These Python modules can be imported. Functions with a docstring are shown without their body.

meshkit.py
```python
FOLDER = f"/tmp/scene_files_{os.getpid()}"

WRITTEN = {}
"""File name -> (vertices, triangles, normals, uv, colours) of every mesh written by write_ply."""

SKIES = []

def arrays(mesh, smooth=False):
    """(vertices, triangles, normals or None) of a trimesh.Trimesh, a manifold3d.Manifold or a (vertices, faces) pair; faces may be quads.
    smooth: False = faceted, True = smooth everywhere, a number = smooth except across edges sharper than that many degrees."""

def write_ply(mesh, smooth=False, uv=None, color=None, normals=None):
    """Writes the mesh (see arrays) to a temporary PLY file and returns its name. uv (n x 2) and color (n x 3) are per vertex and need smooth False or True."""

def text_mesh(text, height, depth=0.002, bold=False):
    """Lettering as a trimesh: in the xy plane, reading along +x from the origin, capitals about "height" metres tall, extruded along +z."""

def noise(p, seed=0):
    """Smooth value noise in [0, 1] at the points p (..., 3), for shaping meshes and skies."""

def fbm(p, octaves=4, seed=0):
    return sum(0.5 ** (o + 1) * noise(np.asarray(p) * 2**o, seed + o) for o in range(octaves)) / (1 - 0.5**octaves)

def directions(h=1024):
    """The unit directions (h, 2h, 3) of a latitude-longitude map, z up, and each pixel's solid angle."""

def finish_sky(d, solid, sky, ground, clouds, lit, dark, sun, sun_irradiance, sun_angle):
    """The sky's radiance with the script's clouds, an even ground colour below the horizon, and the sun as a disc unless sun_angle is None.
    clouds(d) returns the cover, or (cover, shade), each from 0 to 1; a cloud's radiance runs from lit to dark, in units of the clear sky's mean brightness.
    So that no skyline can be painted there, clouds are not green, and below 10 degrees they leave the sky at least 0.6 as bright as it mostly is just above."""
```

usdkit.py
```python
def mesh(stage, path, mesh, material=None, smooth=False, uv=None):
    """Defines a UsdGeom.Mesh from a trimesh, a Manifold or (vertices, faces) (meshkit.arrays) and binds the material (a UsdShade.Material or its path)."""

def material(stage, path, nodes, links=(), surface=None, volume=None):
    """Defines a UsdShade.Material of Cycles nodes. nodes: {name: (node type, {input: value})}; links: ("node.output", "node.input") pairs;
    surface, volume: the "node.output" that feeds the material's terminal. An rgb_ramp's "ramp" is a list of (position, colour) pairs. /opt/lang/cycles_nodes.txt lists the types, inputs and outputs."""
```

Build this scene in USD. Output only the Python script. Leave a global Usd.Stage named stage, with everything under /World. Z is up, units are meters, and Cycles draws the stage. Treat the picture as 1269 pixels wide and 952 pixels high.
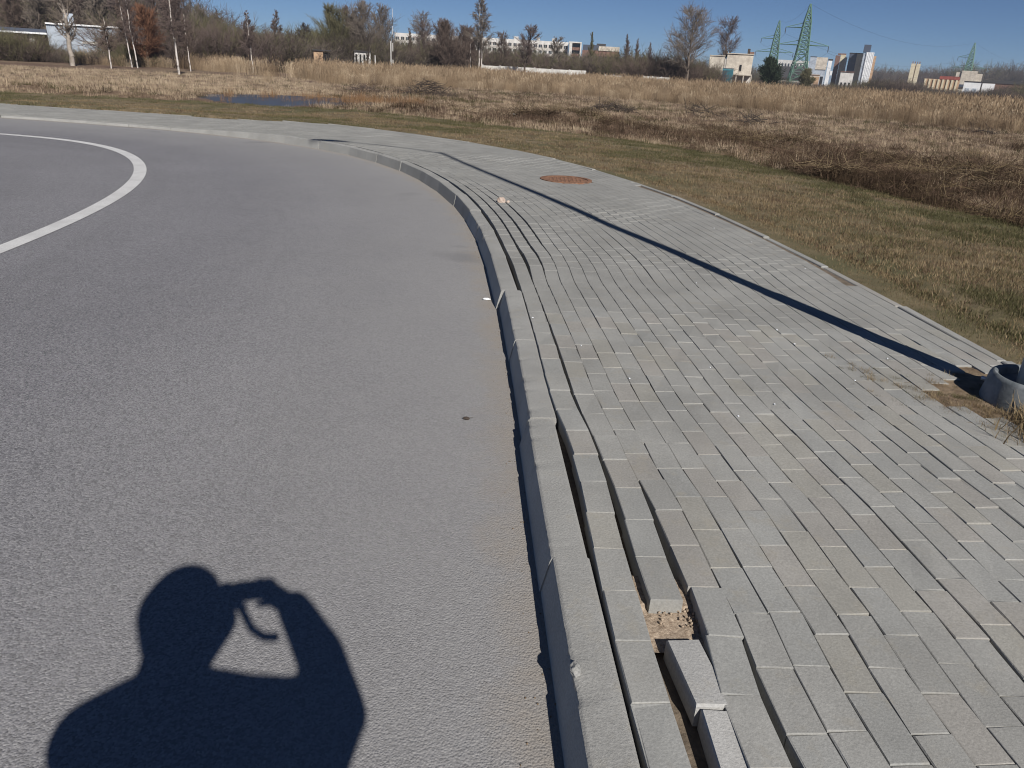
import math, random
import numpy as np, trimesh, manifold3d, usdkit, meshkit
from scipy.interpolate import splprep, splev
from scipy.spatial import cKDTree
from pxr import Usd, UsdGeom, UsdLux, UsdShade, Gf, Sdf, Vt

stage = Usd.Stage.CreateInMemory()
UsdGeom.Xform.Define(stage, '/World')
UsdGeom.Scope.Define(stage, '/World/Looks')
stage.SetDefaultPrim(stage.GetPrimAtPath('/World'))

# ------------------------------------------------------------------ camera
CAM_H, FOCAL_PX, PITCH, ROLL = 1.48, 930.0, math.radians(22.9), math.radians(3.1)
PW, PH = 1269, 952
FW = np.array([0, math.cos(PITCH), -math.sin(PITCH)])
RT = np.array([1.0, 0, 0]); UP = np.cross(RT, FW)
RT, UP = math.cos(ROLL) * RT + math.sin(ROLL) * UP, -math.sin(ROLL) * RT + math.cos(ROLL) * UP
EYE = np.array([0, 0, CAM_H])
cam = UsdGeom.Camera.Define(stage, '/World/camera')
mtx = Gf.Matrix4d(*RT, 0, *UP, 0, *(-FW), 0, *EYE, 1)
cam.AddTransformOp().Set(mtx)
cam.CreateHorizontalApertureAttr(36.0)
cam.CreateVerticalApertureAttr(27.0)
cam.CreateFocalLengthAttr(36.0 * FOCAL_PX / PW)
cam.CreateClippingRangeAttr(Gf.Vec2f(0.02, 8000))
cam.CreateExposureAttr(0.15)

# ------------------------------------------------------------------ sky and sun
SUN_AZ, SUN_EL = math.radians(157.7), math.radians(37.0)          # clockwise from +y
SUN = np.array([math.sin(SUN_AZ) * math.cos(SUN_EL), math.cos(SUN_AZ) * math.cos(SUN_EL), math.sin(SUN_EL)])
SKY = usdkit.material(stage, '/World/Looks/sky_look', {
    'sky': ('sky_texture', {'sky_type': 'single_scattering', 'sun_disc': False, 'sun_elevation': SUN_EL, 'sun_rotation': SUN_AZ,
                            'altitude': 50.0, 'air_density': 0.5, 'aerosol_density': 0.0, 'ozone_density': 2.0}),
    'tint': ('mix_color', {'blend_type': 'multiply', 'fac': 1.0, 'b': (0.64, 0.775, 0.95), 'use_clamp': False}), 'bg': ('background_shader', {'strength': 0.05})}, [('sky.color', 'tint.a'), ('tint.result', 'bg.color')], surface='bg.background')
dome = UsdLux.DomeLight.Define(stage, '/World/sky')
UsdShade.MaterialBindingAPI.Apply(dome.GetPrim()).Bind(SKY)
dome.GetPrim().SetCustomDataByKey('kind', 'structure')
sun = UsdLux.DistantLight.Define(stage, '/World/sun')
sun.CreateIntensityAttr(1.25); sun.CreateAngleAttr(0.53); sun.CreateNormalizeAttr(True); sun.CreateColorAttr(Gf.Vec3f(1.0, 0.95, 0.88))
sun.AddRotateXYZOp().Set(Gf.Vec3f(90 - math.degrees(SUN_EL), 0, 180 - math.degrees(SUN_AZ)))

rng = np.random.default_rng(7)

# ------------------------------------------------------------------ helpers
def ray(px, py):
    d = FW * FOCAL_PX + RT * (px - PW / 2) - UP * (py - PH / 2)
    return d / np.linalg.norm(d)
def gp(px, py, z=0.0):
    d = ray(px, py); return EYE + d * (z - CAM_H) / d[2]
def far(px, py, dist):
    """The point on the ray of a pixel at a horizontal distance."""
    d = ray(px, py); return EYE + d * dist / np.hypot(d[0], d[1])

_used = {}
def free(path):
    if path not in _used:
        _used[path] = 0; return path
    _used[path] += 1
    return f'{path}_{_used[path]:03d}'
def tag(p, label=None, cat=None, group=None, kind=None):
    p = p.GetPrim() if hasattr(p, 'GetPrim') else p
    for k, v in (('label', label), ('category', cat), ('group', group), ('kind', kind)):
        if v: p.SetCustomDataByKey(k, v)
    return p
def obj(name, mesh, m, parent=None, smooth=False, **kw):
    base = str(parent.GetPath()) if parent is not None else '/World'
    o = usdkit.mesh(stage, free(f'{base}/{name}'), mesh, m, smooth=smooth)
    tag(o, **kw)
    return o.GetPrim()
def thing(name, label=None, cat=None, loc=(0, 0, 0), rz=0.0, **kw):
    x = UsdGeom.Xform.Define(stage, free('/World/' + name))
    x.AddTranslateOp().Set(Gf.Vec3d(*map(float, loc))); x.AddRotateZOp().Set(float(rz))
    return tag(x, label, cat, **kw)
def cat_(ms): return trimesh.util.concatenate(ms)
def box(cx, cy, cz, sx, sy, sz, rz=0.0):
    b = trimesh.creation.box([sx, sy, sz])
    if rz: b.apply_transform(trimesh.transformations.rotation_matrix(rz, [0, 0, 1]))
    b.apply_translation([cx, cy, cz]); return b
def tube(p0, p1, r0, r1, n=6):
    return tubes([(p0, p1, r0, r1)], n)
def tubes(segs, n=3, caps=False):
    """Many tapered n-sided prisms at once. segs: (p0, p1, r0, r1)."""
    if not len(segs): return trimesh.Trimesh()
    A = np.array([s[0] for s in segs], float); B = np.array([s[1] for s in segs], float)
    r0 = np.array([s[2] for s in segs]); r1 = np.array([s[3] for s in segs])
    d = B - A; d /= np.maximum(np.linalg.norm(d, axis=1, keepdims=True), 1e-9)
    ref = np.where(np.abs(d[:, 2:3]) < 0.9, [[0, 0, 1.0]], [[1.0, 0, 0]])
    u = np.cross(d, ref); u /= np.linalg.norm(u, axis=1, keepdims=True); w = np.cross(d, u)
    V, F = [], []
    N = len(A); k = np.arange(n)
    ca, sa = np.cos(2 * np.pi * k / n), np.sin(2 * np.pi * k / n)
    ring = u[:, None] * ca[None, :, None] + w[:, None] * sa[None, :, None]
    V = np.concatenate([A[:, None] + ring * r0[:, None, None], B[:, None] + ring * r1[:, None, None]], 1).reshape(-1, 3)
    f = []
    for i in range(n):
        j = (i + 1) % n
        f += [[i, n + i, j], [j, n + i, n + j]]
    if caps:
        for i in range(1, n - 1): f += [[0, i, i + 1], [n, n + i + 1, n + i]]
    F = (np.arange(N)[:, None, None] * 2 * n + np.array(f)[None]).reshape(-1, 3)
    return trimesh.Trimesh(V, F, process=False)
def instancer(name, protos, pos, rotz, scale, idx, label=None, cat=None, kind='stuff', tilt=None):
    """protos: list of (mesh, material)."""
    pi = UsdGeom.PointInstancer.Define(stage, free('/World/' + name))
    base = str(pi.GetPath()); rel = pi.CreatePrototypesRel()
    for k, (m, mat) in enumerate(protos):
        p = usdkit.mesh(stage, f'{base}/{name}_clump_{k + 1:03d}', m, mat)
        rel.AddTarget(p.GetPath())
    pi.CreatePositionsAttr(Vt.Vec3fArray.FromNumpy(np.asarray(pos, np.float32)))
    pi.CreateProtoIndicesAttr(Vt.IntArray.FromNumpy(np.asarray(idx, np.int32)))
    q = np.zeros((len(pos), 4)); q[:, 0] = np.cos(rotz / 2); q[:, 3] = np.sin(rotz / 2)
    pi.CreateOrientationsAttr(Vt.QuathArray([Gf.Quath(float(a[0]), float(a[1]), float(a[2]), float(a[3])) for a in q]))
    s = np.asarray(scale, np.float32); s = np.repeat(s[:, None], 3, 1) if s.ndim == 1 else s
    pi.CreateScalesAttr(Vt.Vec3fArray.FromNumpy(s))
    tag(pi, label, cat, None, kind)
    return pi
fbm = lambda p, o=4, s=0: meshkit.fbm(np.asarray(p, float), o, s)
def fb2(x, y, sc, o=4, s=0):
    return fbm(np.stack([np.asarray(x) * sc + 100, np.asarray(y) * sc + 100, np.zeros_like(np.asarray(x, float)) + 0.5], -1), o, s)

# ------------------------------------------------------------------ materials
def mat(name, nodes, links, surface='p.BSDF'):
    return usdkit.material(stage, '/World/Looks/' + name, nodes, links, surface=surface)
def rough(name, a, b, scale=8.0, detail=6.0, roughness=0.85, bump=0.0, bscale=None, lo=0.35, hi=0.65, spec=0.3, coords='object', c3=None, scale3=0.7, f3=(0.45, 0.65)):
    """Two colours mixed by noise, an optional third in large patches, optional bump."""
    n = {'tc': ('texture_coordinate', {}), 'n': ('noise_texture', {'scale': scale, 'detail': detail, 'roughness': 0.65}),
         'r': ('rgb_ramp', {'ramp': [(0, a), (lo, a), (hi, b), (1, b)]}),
         'p': ('principled_bsdf', {'roughness': roughness, 'specular_ior_level': spec})}
    src = 'tc.object'
    if coords == 'world': n['tc'] = ('geometry', {}); src = 'tc.position'
    l = [(src, 'n.vector'), ('n.fac', 'r.fac')]
    out = 'r.color'
    if c3 is not None:
        n['n3'] = ('noise_texture', {'scale': scale3, 'detail': 4.0, 'roughness': 0.6})
        n['m3'] = ('map_range', {'from_min': f3[0], 'from_max': f3[1], 'clamp': True})
        n['x3'] = ('mix_color', {'b': c3})
        l += [(src, 'n3.vector'), ('n3.fac', 'm3.value'), ('m3.result', 'x3.fac'), (out, 'x3.a')]; out = 'x3.result'
    l += [(out, 'p.base_color')]
    if bump:
        n['nb'] = ('noise_texture', {'scale': bscale or scale * 3, 'detail': 4.0, 'roughness': 0.7})
        n['b'] = ('bump', {'strength': 1.0, 'distance': bump})
        l += [(src, 'nb.vector'), ('nb.fac', 'b.height'), ('b.normal', 'p.normal')]
    return mat(name, n, l)
def plain(name, c, roughness=0.6, metallic=0.0, spec=0.4):
    return mat(name, {'p': ('principled_bsdf', {'base_color': c, 'roughness': roughness, 'metallic': metallic, 'specular_ior_level': spec})}, [])

def paver_mat(name, c, island=False, bumpd=0.0012):
    """Grey pressed concrete: fine grain, pale lime bloom, pits; island varies the tone block by block."""
    c = np.array(c)
    n = {'g': ('geometry', {}), 'n': ('noise_texture', {'scale': 140.0, 'detail': 3.0, 'roughness': 0.7}),
         'r': ('rgb_ramp', {'ramp': [(0, c * 0.62), (0.36, c * 0.86), (0.55, c), (0.72, c * 1.16), (1, c * 1.4)]}),
         'n2': ('noise_texture', {'scale': 2.6, 'detail': 5.0, 'roughness': 0.6}),
         'm2': ('map_range', {'from_min': 0.3, 'from_max': 0.7, 'to_min': 0.84, 'to_max': 1.12, 'clamp': True}),
         'x2': ('mix_color', {'blend_type': 'multiply', 'fac': 1.0}),
         'n4': ('noise_texture', {'scale': 11.0, 'detail': 6.0, 'roughness': 0.7}),
         'm4': ('map_range', {'from_min': 0.55, 'from_max': 0.75, 'to_min': 0.0, 'to_max': 0.4, 'clamp': True}),
         'x4': ('mix_color', {'b': (0.31, 0.28, 0.22)}),
         'b': ('bump', {'strength': 1.0, 'distance': bumpd}),
         'p': ('principled_bsdf', {'roughness': 0.88, 'specular_ior_level': 0.25})}
    l = [('g.position', 'n.vector'), ('g.position', 'n2.vector'), ('g.position', 'n4.vector'), ('n.fac', 'r.fac'), ('n2.fac', 'm2.value'),
         ('r.color', 'x2.a'), ('m2.result', 'x2.b'), ('n4.fac', 'm4.value'), ('m4.result', 'x4.fac'), ('x2.result', 'x4.a'), ('n.fac', 'b.height'), ('b.normal', 'p.normal')]
    out = 'x4.result'
    if island:
        n['mi'] = ('map_range', {'to_min': 0.93, 'to_max': 1.07}); n['xi'] = ('mix_color', {'blend_type': 'multiply', 'fac': 1.0})
        l += [('g.random_per_island', 'mi.value'), (out, 'xi.a'), ('mi.result', 'xi.b')]; out = 'xi.result'
    l += [(out, 'p.base_color')]
    return mat(name, n, l)

PAVE = np.array([0.294, 0.293, 0.279])
M_PAVERS = [paver_mat(f'paver_grey_{k + 1:03d}', PAVE * t) for k, t in enumerate(
    ([1.0, 1.0, 1.0], [0.96, 0.96, 0.96], [1.03, 1.03, 1.03], [1.02, 0.99, 0.97], [0.98, 0.99, 1.0], [1.02, 1.0, 0.96]))]
M_PAVER_FAR = paver_mat('paver_grey_far', PAVE, island=True)
M_PAVER_PALE = paver_mat('paver_pale', PAVE * [1.22, 1.22, 1.25], bumpd=0.002)
M_KERB = paver_mat('kerb_concrete', PAVE * [1.02, 1.02, 1.03], bumpd=0.0025)
M_BED = rough('bedding_sand', (0.10, 0.08, 0.06), (0.20, 0.16, 0.12), 25, bump=0.004, coords='world')
M_SAND = rough('pit_sand', (0.22, 0.165, 0.12), (0.48, 0.39, 0.30), 90, bump=0.004, coords='world', bscale=150)

def asphalt():
    n = {'g': ('geometry', {}), 'k': ('attribute', {'attribute': 'kerb_distance'}),
         'v': ('voronoi_texture', {'scale': 165.0, 'feature': 'f1'}), 'vs': ('separate_color', {}),
         'nn': ('noise_texture', {'scale': 85.0, 'detail': 5.0, 'roughness': 0.8}),
         'n': ('mix_float', {'fac': 0.5}),
         'r': ('rgb_ramp', {'ramp': [(0, (0.05, 0.05, 0.055)), (0.28, (0.100, 0.099, 0.108)), (0.42, (0.160, 0.159, 0.174)), (0.56, (0.210, 0.208, 0.226)), (0.68, (0.25, 0.248, 0.258)), (0.82, (0.34, 0.336, 0.345)), (1, (0.46, 0.455, 0.46))]}),
         'n2': ('noise_texture', {'scale': 0.35, 'detail': 5.0, 'roughness': 0.6}),
         'm2': ('map_range', {'from_min': 0.3, 'from_max': 0.7, 'to_min': 0.9, 'to_max': 1.1, 'clamp': True}),
         'kw': ('math', {'math_type': 'multiply', 'value2': 1.1}), 'nw': ('noise_texture', {'dimensions': '1D', 'scale': 1.0, 'detail': 3.0}), 'mw': ('map_range', {'from_min': 0.3, 'from_max': 0.7, 'to_min': 0.94, 'to_max': 1.06, 'clamp': True}), 'xw': ('mix_color', {'blend_type': 'multiply', 'fac': 1.0}),
         'x2': ('mix_color', {'blend_type': 'multiply', 'fac': 1.0}),
         # dust swept to the kerb side of the lane
         'n3': ('noise_texture', {'scale': 1.6, 'detail': 6.0, 'roughness': 0.7}),
         'ma': ('math', {'math_type': 'multiply_add', 'value2': 1.3, 'value3': -0.65}),
         'ad': ('math', {'math_type': 'add'}),
         'md': ('map_range', {'from_min': 0.0, 'from_max': 2.3, 'to_min': 0.72, 'to_max': 0.0, 'clamp': True}),
         'x3': ('mix_color', {'b': (0.292, 0.288, 0.284)}),
         # sand washed against the kerb
         'n5': ('noise_texture', {'scale': 4.0, 'detail': 6.0, 'roughness': 0.75}),
         'm5': ('math', {'math_type': 'multiply_add', 'value2': 0.5, 'value3': -0.24}),
         'a5': ('math', {'math_type': 'add'}),
         's5': ('map_range', {'from_min': 0.02, 'from_max': 0.22, 'to_min': 0.75, 'to_max': 0.0, 'clamp': True}),
         'x5': ('mix_color', {'b': (0.28, 0.25, 0.215)}),
         # damp dark patches near the gutter
         'n6': ('noise_texture', {'scale': 1.1, 'detail': 3.0, 'roughness': 0.5}),
         'm6': ('map_range', {'from_min': 0.60, 'from_max': 0.68, 'to_min': 0.0, 'to_max': 0.35, 'clamp': True}),
         'm7': ('map_range', {'from_min': 0.15, 'from_max': 0.8, 'to_min': 1.0, 'to_max': 0.0, 'clamp': True}),
         'f7': ('math', {'math_type': 'multiply'}),
         'x7': ('mix_color', {'b': (0.10, 0.10, 0.105)}),
         'iv': ('math', {'math_type': 'multiply_add', 'value2': -1.0, 'value3': 1.0}), 'nb': ('math', {'math_type': 'add'}),
         'b': ('bump', {'strength': 1.0, 'distance': 0.0022}),
         'p': ('principled_bsdf', {'roughness': 0.82, 'specular_ior_level': 0.35})}
    l = [('g.position', f'{x}.vector') for x in ('v', 'nn', 'n2', 'n3', 'n5', 'n6')]
    l += [('v.color', 'vs.color'), ('vs.r', 'n.a'), ('nn.fac', 'n.b'), ('n.result', 'r.fac'), ('n2.fac', 'm2.value'), ('k.fac', 'kw.value1'), ('kw.value', 'nw.w'), ('nw.fac', 'mw.value'), ('r.color', 'xw.a'), ('mw.result', 'xw.b'), ('xw.result', 'x2.a'), ('m2.result', 'x2.b'),
          ('n3.fac', 'ma.value1'), ('ma.value', 'ad.value1'), ('k.fac', 'ad.value2'), ('ad.value', 'md.value'), ('md.result', 'x3.fac'), ('x2.result', 'x3.a'),
          ('n6.fac', 'm6.value'), ('k.fac', 'm7.value'), ('m6.result', 'f7.value1'), ('m7.result', 'f7.value2'), ('f7.value', 'x7.fac'), ('x3.result', 'x7.a'),
          ('n5.fac', 'm5.value1'), ('m5.value', 'a5.value1'), ('k.fac', 'a5.value2'), ('a5.value', 's5.value'), ('s5.result', 'x5.fac'), ('x7.result', 'x5.a'),
          ('x5.result', 'p.base_color'), ('v.distance', 'iv.value1'), ('iv.value', 'nb.value1'), ('nn.fac', 'nb.value2'), ('nb.value', 'b.height'), ('b.normal', 'p.normal')]
    return mat('asphalt', n, l)
M_ASPHALT = asphalt()
M_LINE = rough('road_paint', (0.40, 0.40, 0.40), (0.60, 0.60, 0.60), 60, coords='world', lo=0.25, hi=0.5, roughness=0.7, bump=0.002, c3=(0.5, 0.5, 0.5), scale3=3.0)
M_RUST = rough('rusty_iron', (0.12, 0.065, 0.042), (0.27, 0.145, 0.09), 14, coords='world', roughness=0.85, bump=0.001)
M_SOIL = rough('soil', (0.12, 0.085, 0.055), (0.24, 0.18, 0.12), 12, coords='world', bump=0.01)
M_LAWN = rough('lawn_ground', (0.095, 0.078, 0.042), (0.22, 0.17, 0.105), 5.0, coords='world', bump=0.01, bscale=40, c3=(0.10, 0.092, 0.045), scale3=0.5)
M_FIELD = rough('field_ground', (0.085, 0.058, 0.04), (0.27, 0.20, 0.135), 2.5, coords='world', bump=0.03, bscale=9, c3=(0.13, 0.085, 0.06), scale3=0.13, f3=(0.42, 0.6))

# ------------------------------------------------------------------ the kerb line
KP = np.array([(0.9, -14), (0.72, -8), (0.55, -4), (0.31, 0), (0.21, 1.14), (0.15, 1.88), (0.07, 2.82), (0.02, 3.47), (-.11, 4.85), (-.28, 6.19), (-.48, 7.43), (-.75, 8.62),
               (-1.13, 9.82), (-1.76, 11.25), (-2.45, 12.35), (-3.2, 13.2), (-4.1, 13.95), (-5.2, 14.62), (-6.6, 15.2), (-8.3, 15.65), (-10, 15.95), (-13, 16.2), (-18, 16.35), (-30, 16.4), (-60, 16.4)])
tck, _ = splprep(KP.T, s=0.004, k=3)
KC = np.stack(splev(np.linspace(0, 1, 12000), tck), 1)
_seg = np.r_[0, np.cumsum(np.linalg.norm(np.diff(KC, axis=0), axis=1))]
SK = np.arange(0, _seg[-1], 0.02)
KC = np.stack([np.interp(SK, _seg, KC[:, k]) for k in (0, 1)], 1)
KT = np.gradient(KC, axis=0); KT /= np.linalg.norm(KT, axis=1, keepdims=True)
KN = np.stack([KT[:, 1], -KT[:, 0]], 1)                               # points away from the road
KTREE = cKDTree(KC)
def kd(xy):
    """Signed distance from the kerb line (positive away from the road) and the station along it."""
    d, i = KTREE.query(np.asarray(xy)[..., :2])
    sgn = np.sign(((np.asarray(xy)[..., :2] - KC[i]) * KN[i]).sum(-1))
    return d * sgn, SK[i], i
S_OF_Y = lambda y: float(SK[np.argmin(np.abs(KC[:, 1] - y) + 10 * (KC[:, 0] < -6))])
TOP = 0.13
KERB_W, WALK_W = 0.112, 2.66

def sstep(x): x = np.clip(x, 0, 1); return x * x * (3 - 2 * x)
def walk_z(x, y):
    """The uneven surface of the pavement."""
    return TOP - 0.078 * sstep((-np.asarray(x) - 4.2) / 3.0) + 0.040 * (fb2(x, y, 0.55, 2, 5) - 0.5) + 0.004 * (fb2(x, y, 2.7, 2, 9) - 0.5)
def strip(offs, z, s0, s1, step=0.1):
    """A sheet between offsets (functions of station or numbers) along the kerb line."""
    i = np.arange(np.searchsorted(SK, s0), min(np.searchsorted(SK, s1), len(SK)), int(step / 0.02))
    rows = []
    for o, zz in zip(offs, z):
        o = o(SK[i]) if callable(o) else np.full(len(i), o)
        p = KC[i] + KN[i] * o[:, None]
        zz = zz(p[:, 0], p[:, 1]) if callable(zz) else np.full(len(i), zz)
        rows.append(np.c_[p, zz])
    V = np.stack(rows, 1); n, m = V.shape[:2]
    idx = np.arange(n * m).reshape(n, m)
    a, b, c, d = idx[:-1, :-1], idx[:-1, 1:], idx[1:, 1:], idx[1:, :-1]
    F = np.concatenate([np.stack([a, b, c], -1).reshape(-1, 3), np.stack([a, c, d], -1).reshape(-1, 3)])
    return trimesh.Trimesh(V.reshape(-1, 3), F, process=False)

# ------------------------------------------------------------------ road
gx, gy = np.arange(-70, 2.0, 0.25), np.arange(-22, 20, 0.25)
GX, GY = np.meshgrid(gx, gy); dd, _, _ = kd(np.stack([GX, GY], -1))
idx = np.arange(GX.size).reshape(GX.shape); keep = (dd < 0.45)
q = keep[:-1, :-1] & keep[1:, :-1] & keep[:-1, 1:] & keep[1:, 1:]
a, b, c, d = idx[:-1, :-1][q], idx[:-1, 1:][q], idx[1:, 1:][q], idx[1:, :-1][q]
rf = np.concatenate([np.stack([a, b, c], 1), np.stack([a, c, d], 1)]); uq, inv = np.unique(rf, return_inverse=True)
rm = trimesh.Trimesh(np.c_[GX.ravel(), GY.ravel(), np.zeros(GX.size)][uq], inv.reshape(-1, 3), process=False)
road = usdkit.mesh(stage, free('/World/road'), rm, M_ASPHALT)
UsdGeom.PrimvarsAPI(road).CreatePrimvar('kerb_distance', Sdf.ValueTypeNames.FloatArray, 'vertex').Set(Vt.FloatArray.FromNumpy((-dd.ravel()[uq]).astype(np.float32)))
tag(road, kind='structure')
# the curved white edge line
def ribbon(pts_o, pts_i, z, n=160, h=0.004):
    out = []
    for P in (pts_o, pts_i):
        t, _ = splprep(np.array(P).T, s=0.01, k=3); out.append(np.stack(splev(np.linspace(0, 1, n), t), 1))
    o, i_ = out
    V = np.r_[np.c_[o, np.full(n, z)], np.c_[i_, np.full(n, z)]]
    k = np.arange(n - 1)
    F = np.r_[np.c_[k, k + 1, n + k + 1], np.c_[k, n + k + 1, n + k]]
    return trimesh.Trimesh(V, F, process=False)
WO = [(-3.86, 1.0), (-3.80, 3.0), (-3.82, 4.5), (-3.89, 5.49), (-3.94, 6.18), (-4.05, 7.13), (-4.27, 8.14), (-4.6, 9.2), (-4.95, 10.06), (-5.34, 10.8), (-5.87, 11.6), (-6.55, 12.3), (-7.5, 12.85), (-8.73, 13.15), (-10.2, 13.3), (-13, 13.35), (-18, 13.35)]
WO = np.array(WO); tw = np.gradient(WO, axis=0); tw /= np.linalg.norm(tw, axis=1, keepdims=True)
WI = WO + np.c_[-tw[:, 1], tw[:, 0]] * 0.15
obj('road_marking', ribbon(WO, WI, 0.004), M_LINE, kind='structure', label='white painted edge line curving round the bend on the asphalt')

# ------------------------------------------------------------------ pavement: bed, kerb, pavers, edging
S0, S1 = S_OF_Y(-3.0), len(SK) * 0.02 - 26
walk = tag(UsdGeom.Xform.Define(stage, free('/World/pavement')), kind='structure', label='grey block pavement with loosened rows beside the road')
obj('edge_filling', strip([WALK_W - .16, WALK_W - .005], [lambda x, y: walk_z(x, y) - .012] * 2, S0, S1, .1), M_BED, walk)
obj('sand_bed', strip([0.07, 0.5, 1.0, 1.6, 2.2, WALK_W - 0.01], [lambda x, y: walk_z(x, y) - .07] * 6, S0, S1, 0.2), M_BED, walk)

def chamfer_block(l, w, h, c=0.0022):
    """A paving block, top at z = 0: chamfered top edge, four sides."""
    V = []
    for z, k in ((0, c), (-c, 0), (-h, 0)):
        V += [(-w / 2 + k, -l / 2 + k, z), (w / 2 - k, -l / 2 + k, z), (w / 2 - k, l / 2 - k, z), (-w / 2 + k, l / 2 - k, z)]
    F = [(0, 1, 2), (0, 2, 3)]
    for r in (0, 4):
        for k in range(4):
            j = (k + 1) % 4
            F += [(r + k, r + 4 + k, r + 4 + j), (r + k, r + 4 + j, r + j)]
    return np.array(V, float), np.array(F)
BV, BF = chamfer_block(0.2, 0.0936, 0.066)

# the joint left of each row, by the y of the kerb point beside it (the near rows have been shoved apart)
GAPS = [([0, 1.0, 1.5, 1.75, 2.0, 2.2, 2.5, 2.65, 2.8, 2.95, 3.1, 3.5, 4.4, 5.1, 5.5, 6, 7, 8, 9, 10], [.012, .014, .012, .014, .02, .03, .034, .034, .024, .012, .005, .006, .009, .012, .020, .012, .016, .018, .014, .006]),
        ([0, 1.0, 1.2, 1.40, 1.62, 1.8, 2.0, 2.3, 2.5, 2.7, 3, 3.5, 4.4, 5, 5.4, 5.8, 6.2, 7, 8, 9, 10], [.02, .035, .032, .03, .034, .032, .03, .026, .014, .008, .014, .014, .007, .006, .022, .030, .018, .018, .018, .012, .004]),
        ([0, 1.0, 1.3, 1.45, 1.6, 1.75, 2.0, 2.25, 2.4, 4.8, 5.2, 6, 7, 8, 9, 10], [.004, .003, .004, .018, .035, .030, .025, .012, .003, .003, .006, .020, .020, .016, .009, .003]),
        ([0, 1.0, 1.3, 1.5, 1.6, 5.5, 6.3, 7, 8, 9, 10], [.03, .03, .022, .010, .003, .003, .014, .020, .018, .010, .003])]
iS = np.arange(np.searchsorted(SK, S0), np.searchsorted(SK, S1), 2)
ky = np.where(KC[iS, 0] < -3, 20, KC[iS, 1])
LAMP = np.array([2.47, 3.33]); MAN = np.array([0.57, 10.28]); MAN_R = 0.325
off = np.full(len(iS), KERB_W); blocks = []
row = 0
NROW = 28
for row in range(NROW):
    if row < 4: g = np.interp(ky, *GAPS[row])
    else:
        nz = meshkit.noise(np.stack([SK[iS] * 0.55, np.full(len(iS), row * 3.7), np.zeros(len(iS))], -1), 3)
        g = 0.0026 + 0.0012 * nz + (0.0 if row % 5 else 0.005 * np.clip((nz - 0.62) / 0.2, 0, 1))
    off = off + g
    P = KC[iS] + KN[iS] * (off + 0.0472)[:, None]
    L = np.r_[0, np.cumsum(np.linalg.norm(np.diff(P, axis=0), axis=1))]
    phase = {0: 0.035, 1: 0.198, 2: 0.06, 3: 0.15}.get(row, (row % 2) * 0.101 + rng.uniform(-.012, .012))
    # align the joints to the lane station y = 1.5
    near = np.argmin(np.abs(P[:, 1] - 1.5) + 10 * (P[:, 0] < -3)); l0 = (L[near] + phase) % 0.2014
    for l in np.arange(l0, L[-1] - 0.2, 0.2014):
        t = l + 0.1007
        x, y = np.interp(t, L, P[:, 0]), np.interp(t, L, P[:, 1])
        x0, y0, x1, y1 = np.interp(t - .1, L, P[:, 0]), np.interp(t - .1, L, P[:, 1]), np.interp(t + .1, L, P[:, 0]), np.interp(t + .1, L, P[:, 1])
        o = np.interp(t, L, off)
        if o + 0.0945 > WALK_W - 0.006: continue
        blocks.append((row, x, y, math.atan2(x0 - x1, y1 - y0)))
    off = off + 0.0936
B = np.array([b[1:4] for b in blocks]); BR = np.array([b[0] for b in blocks])
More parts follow.
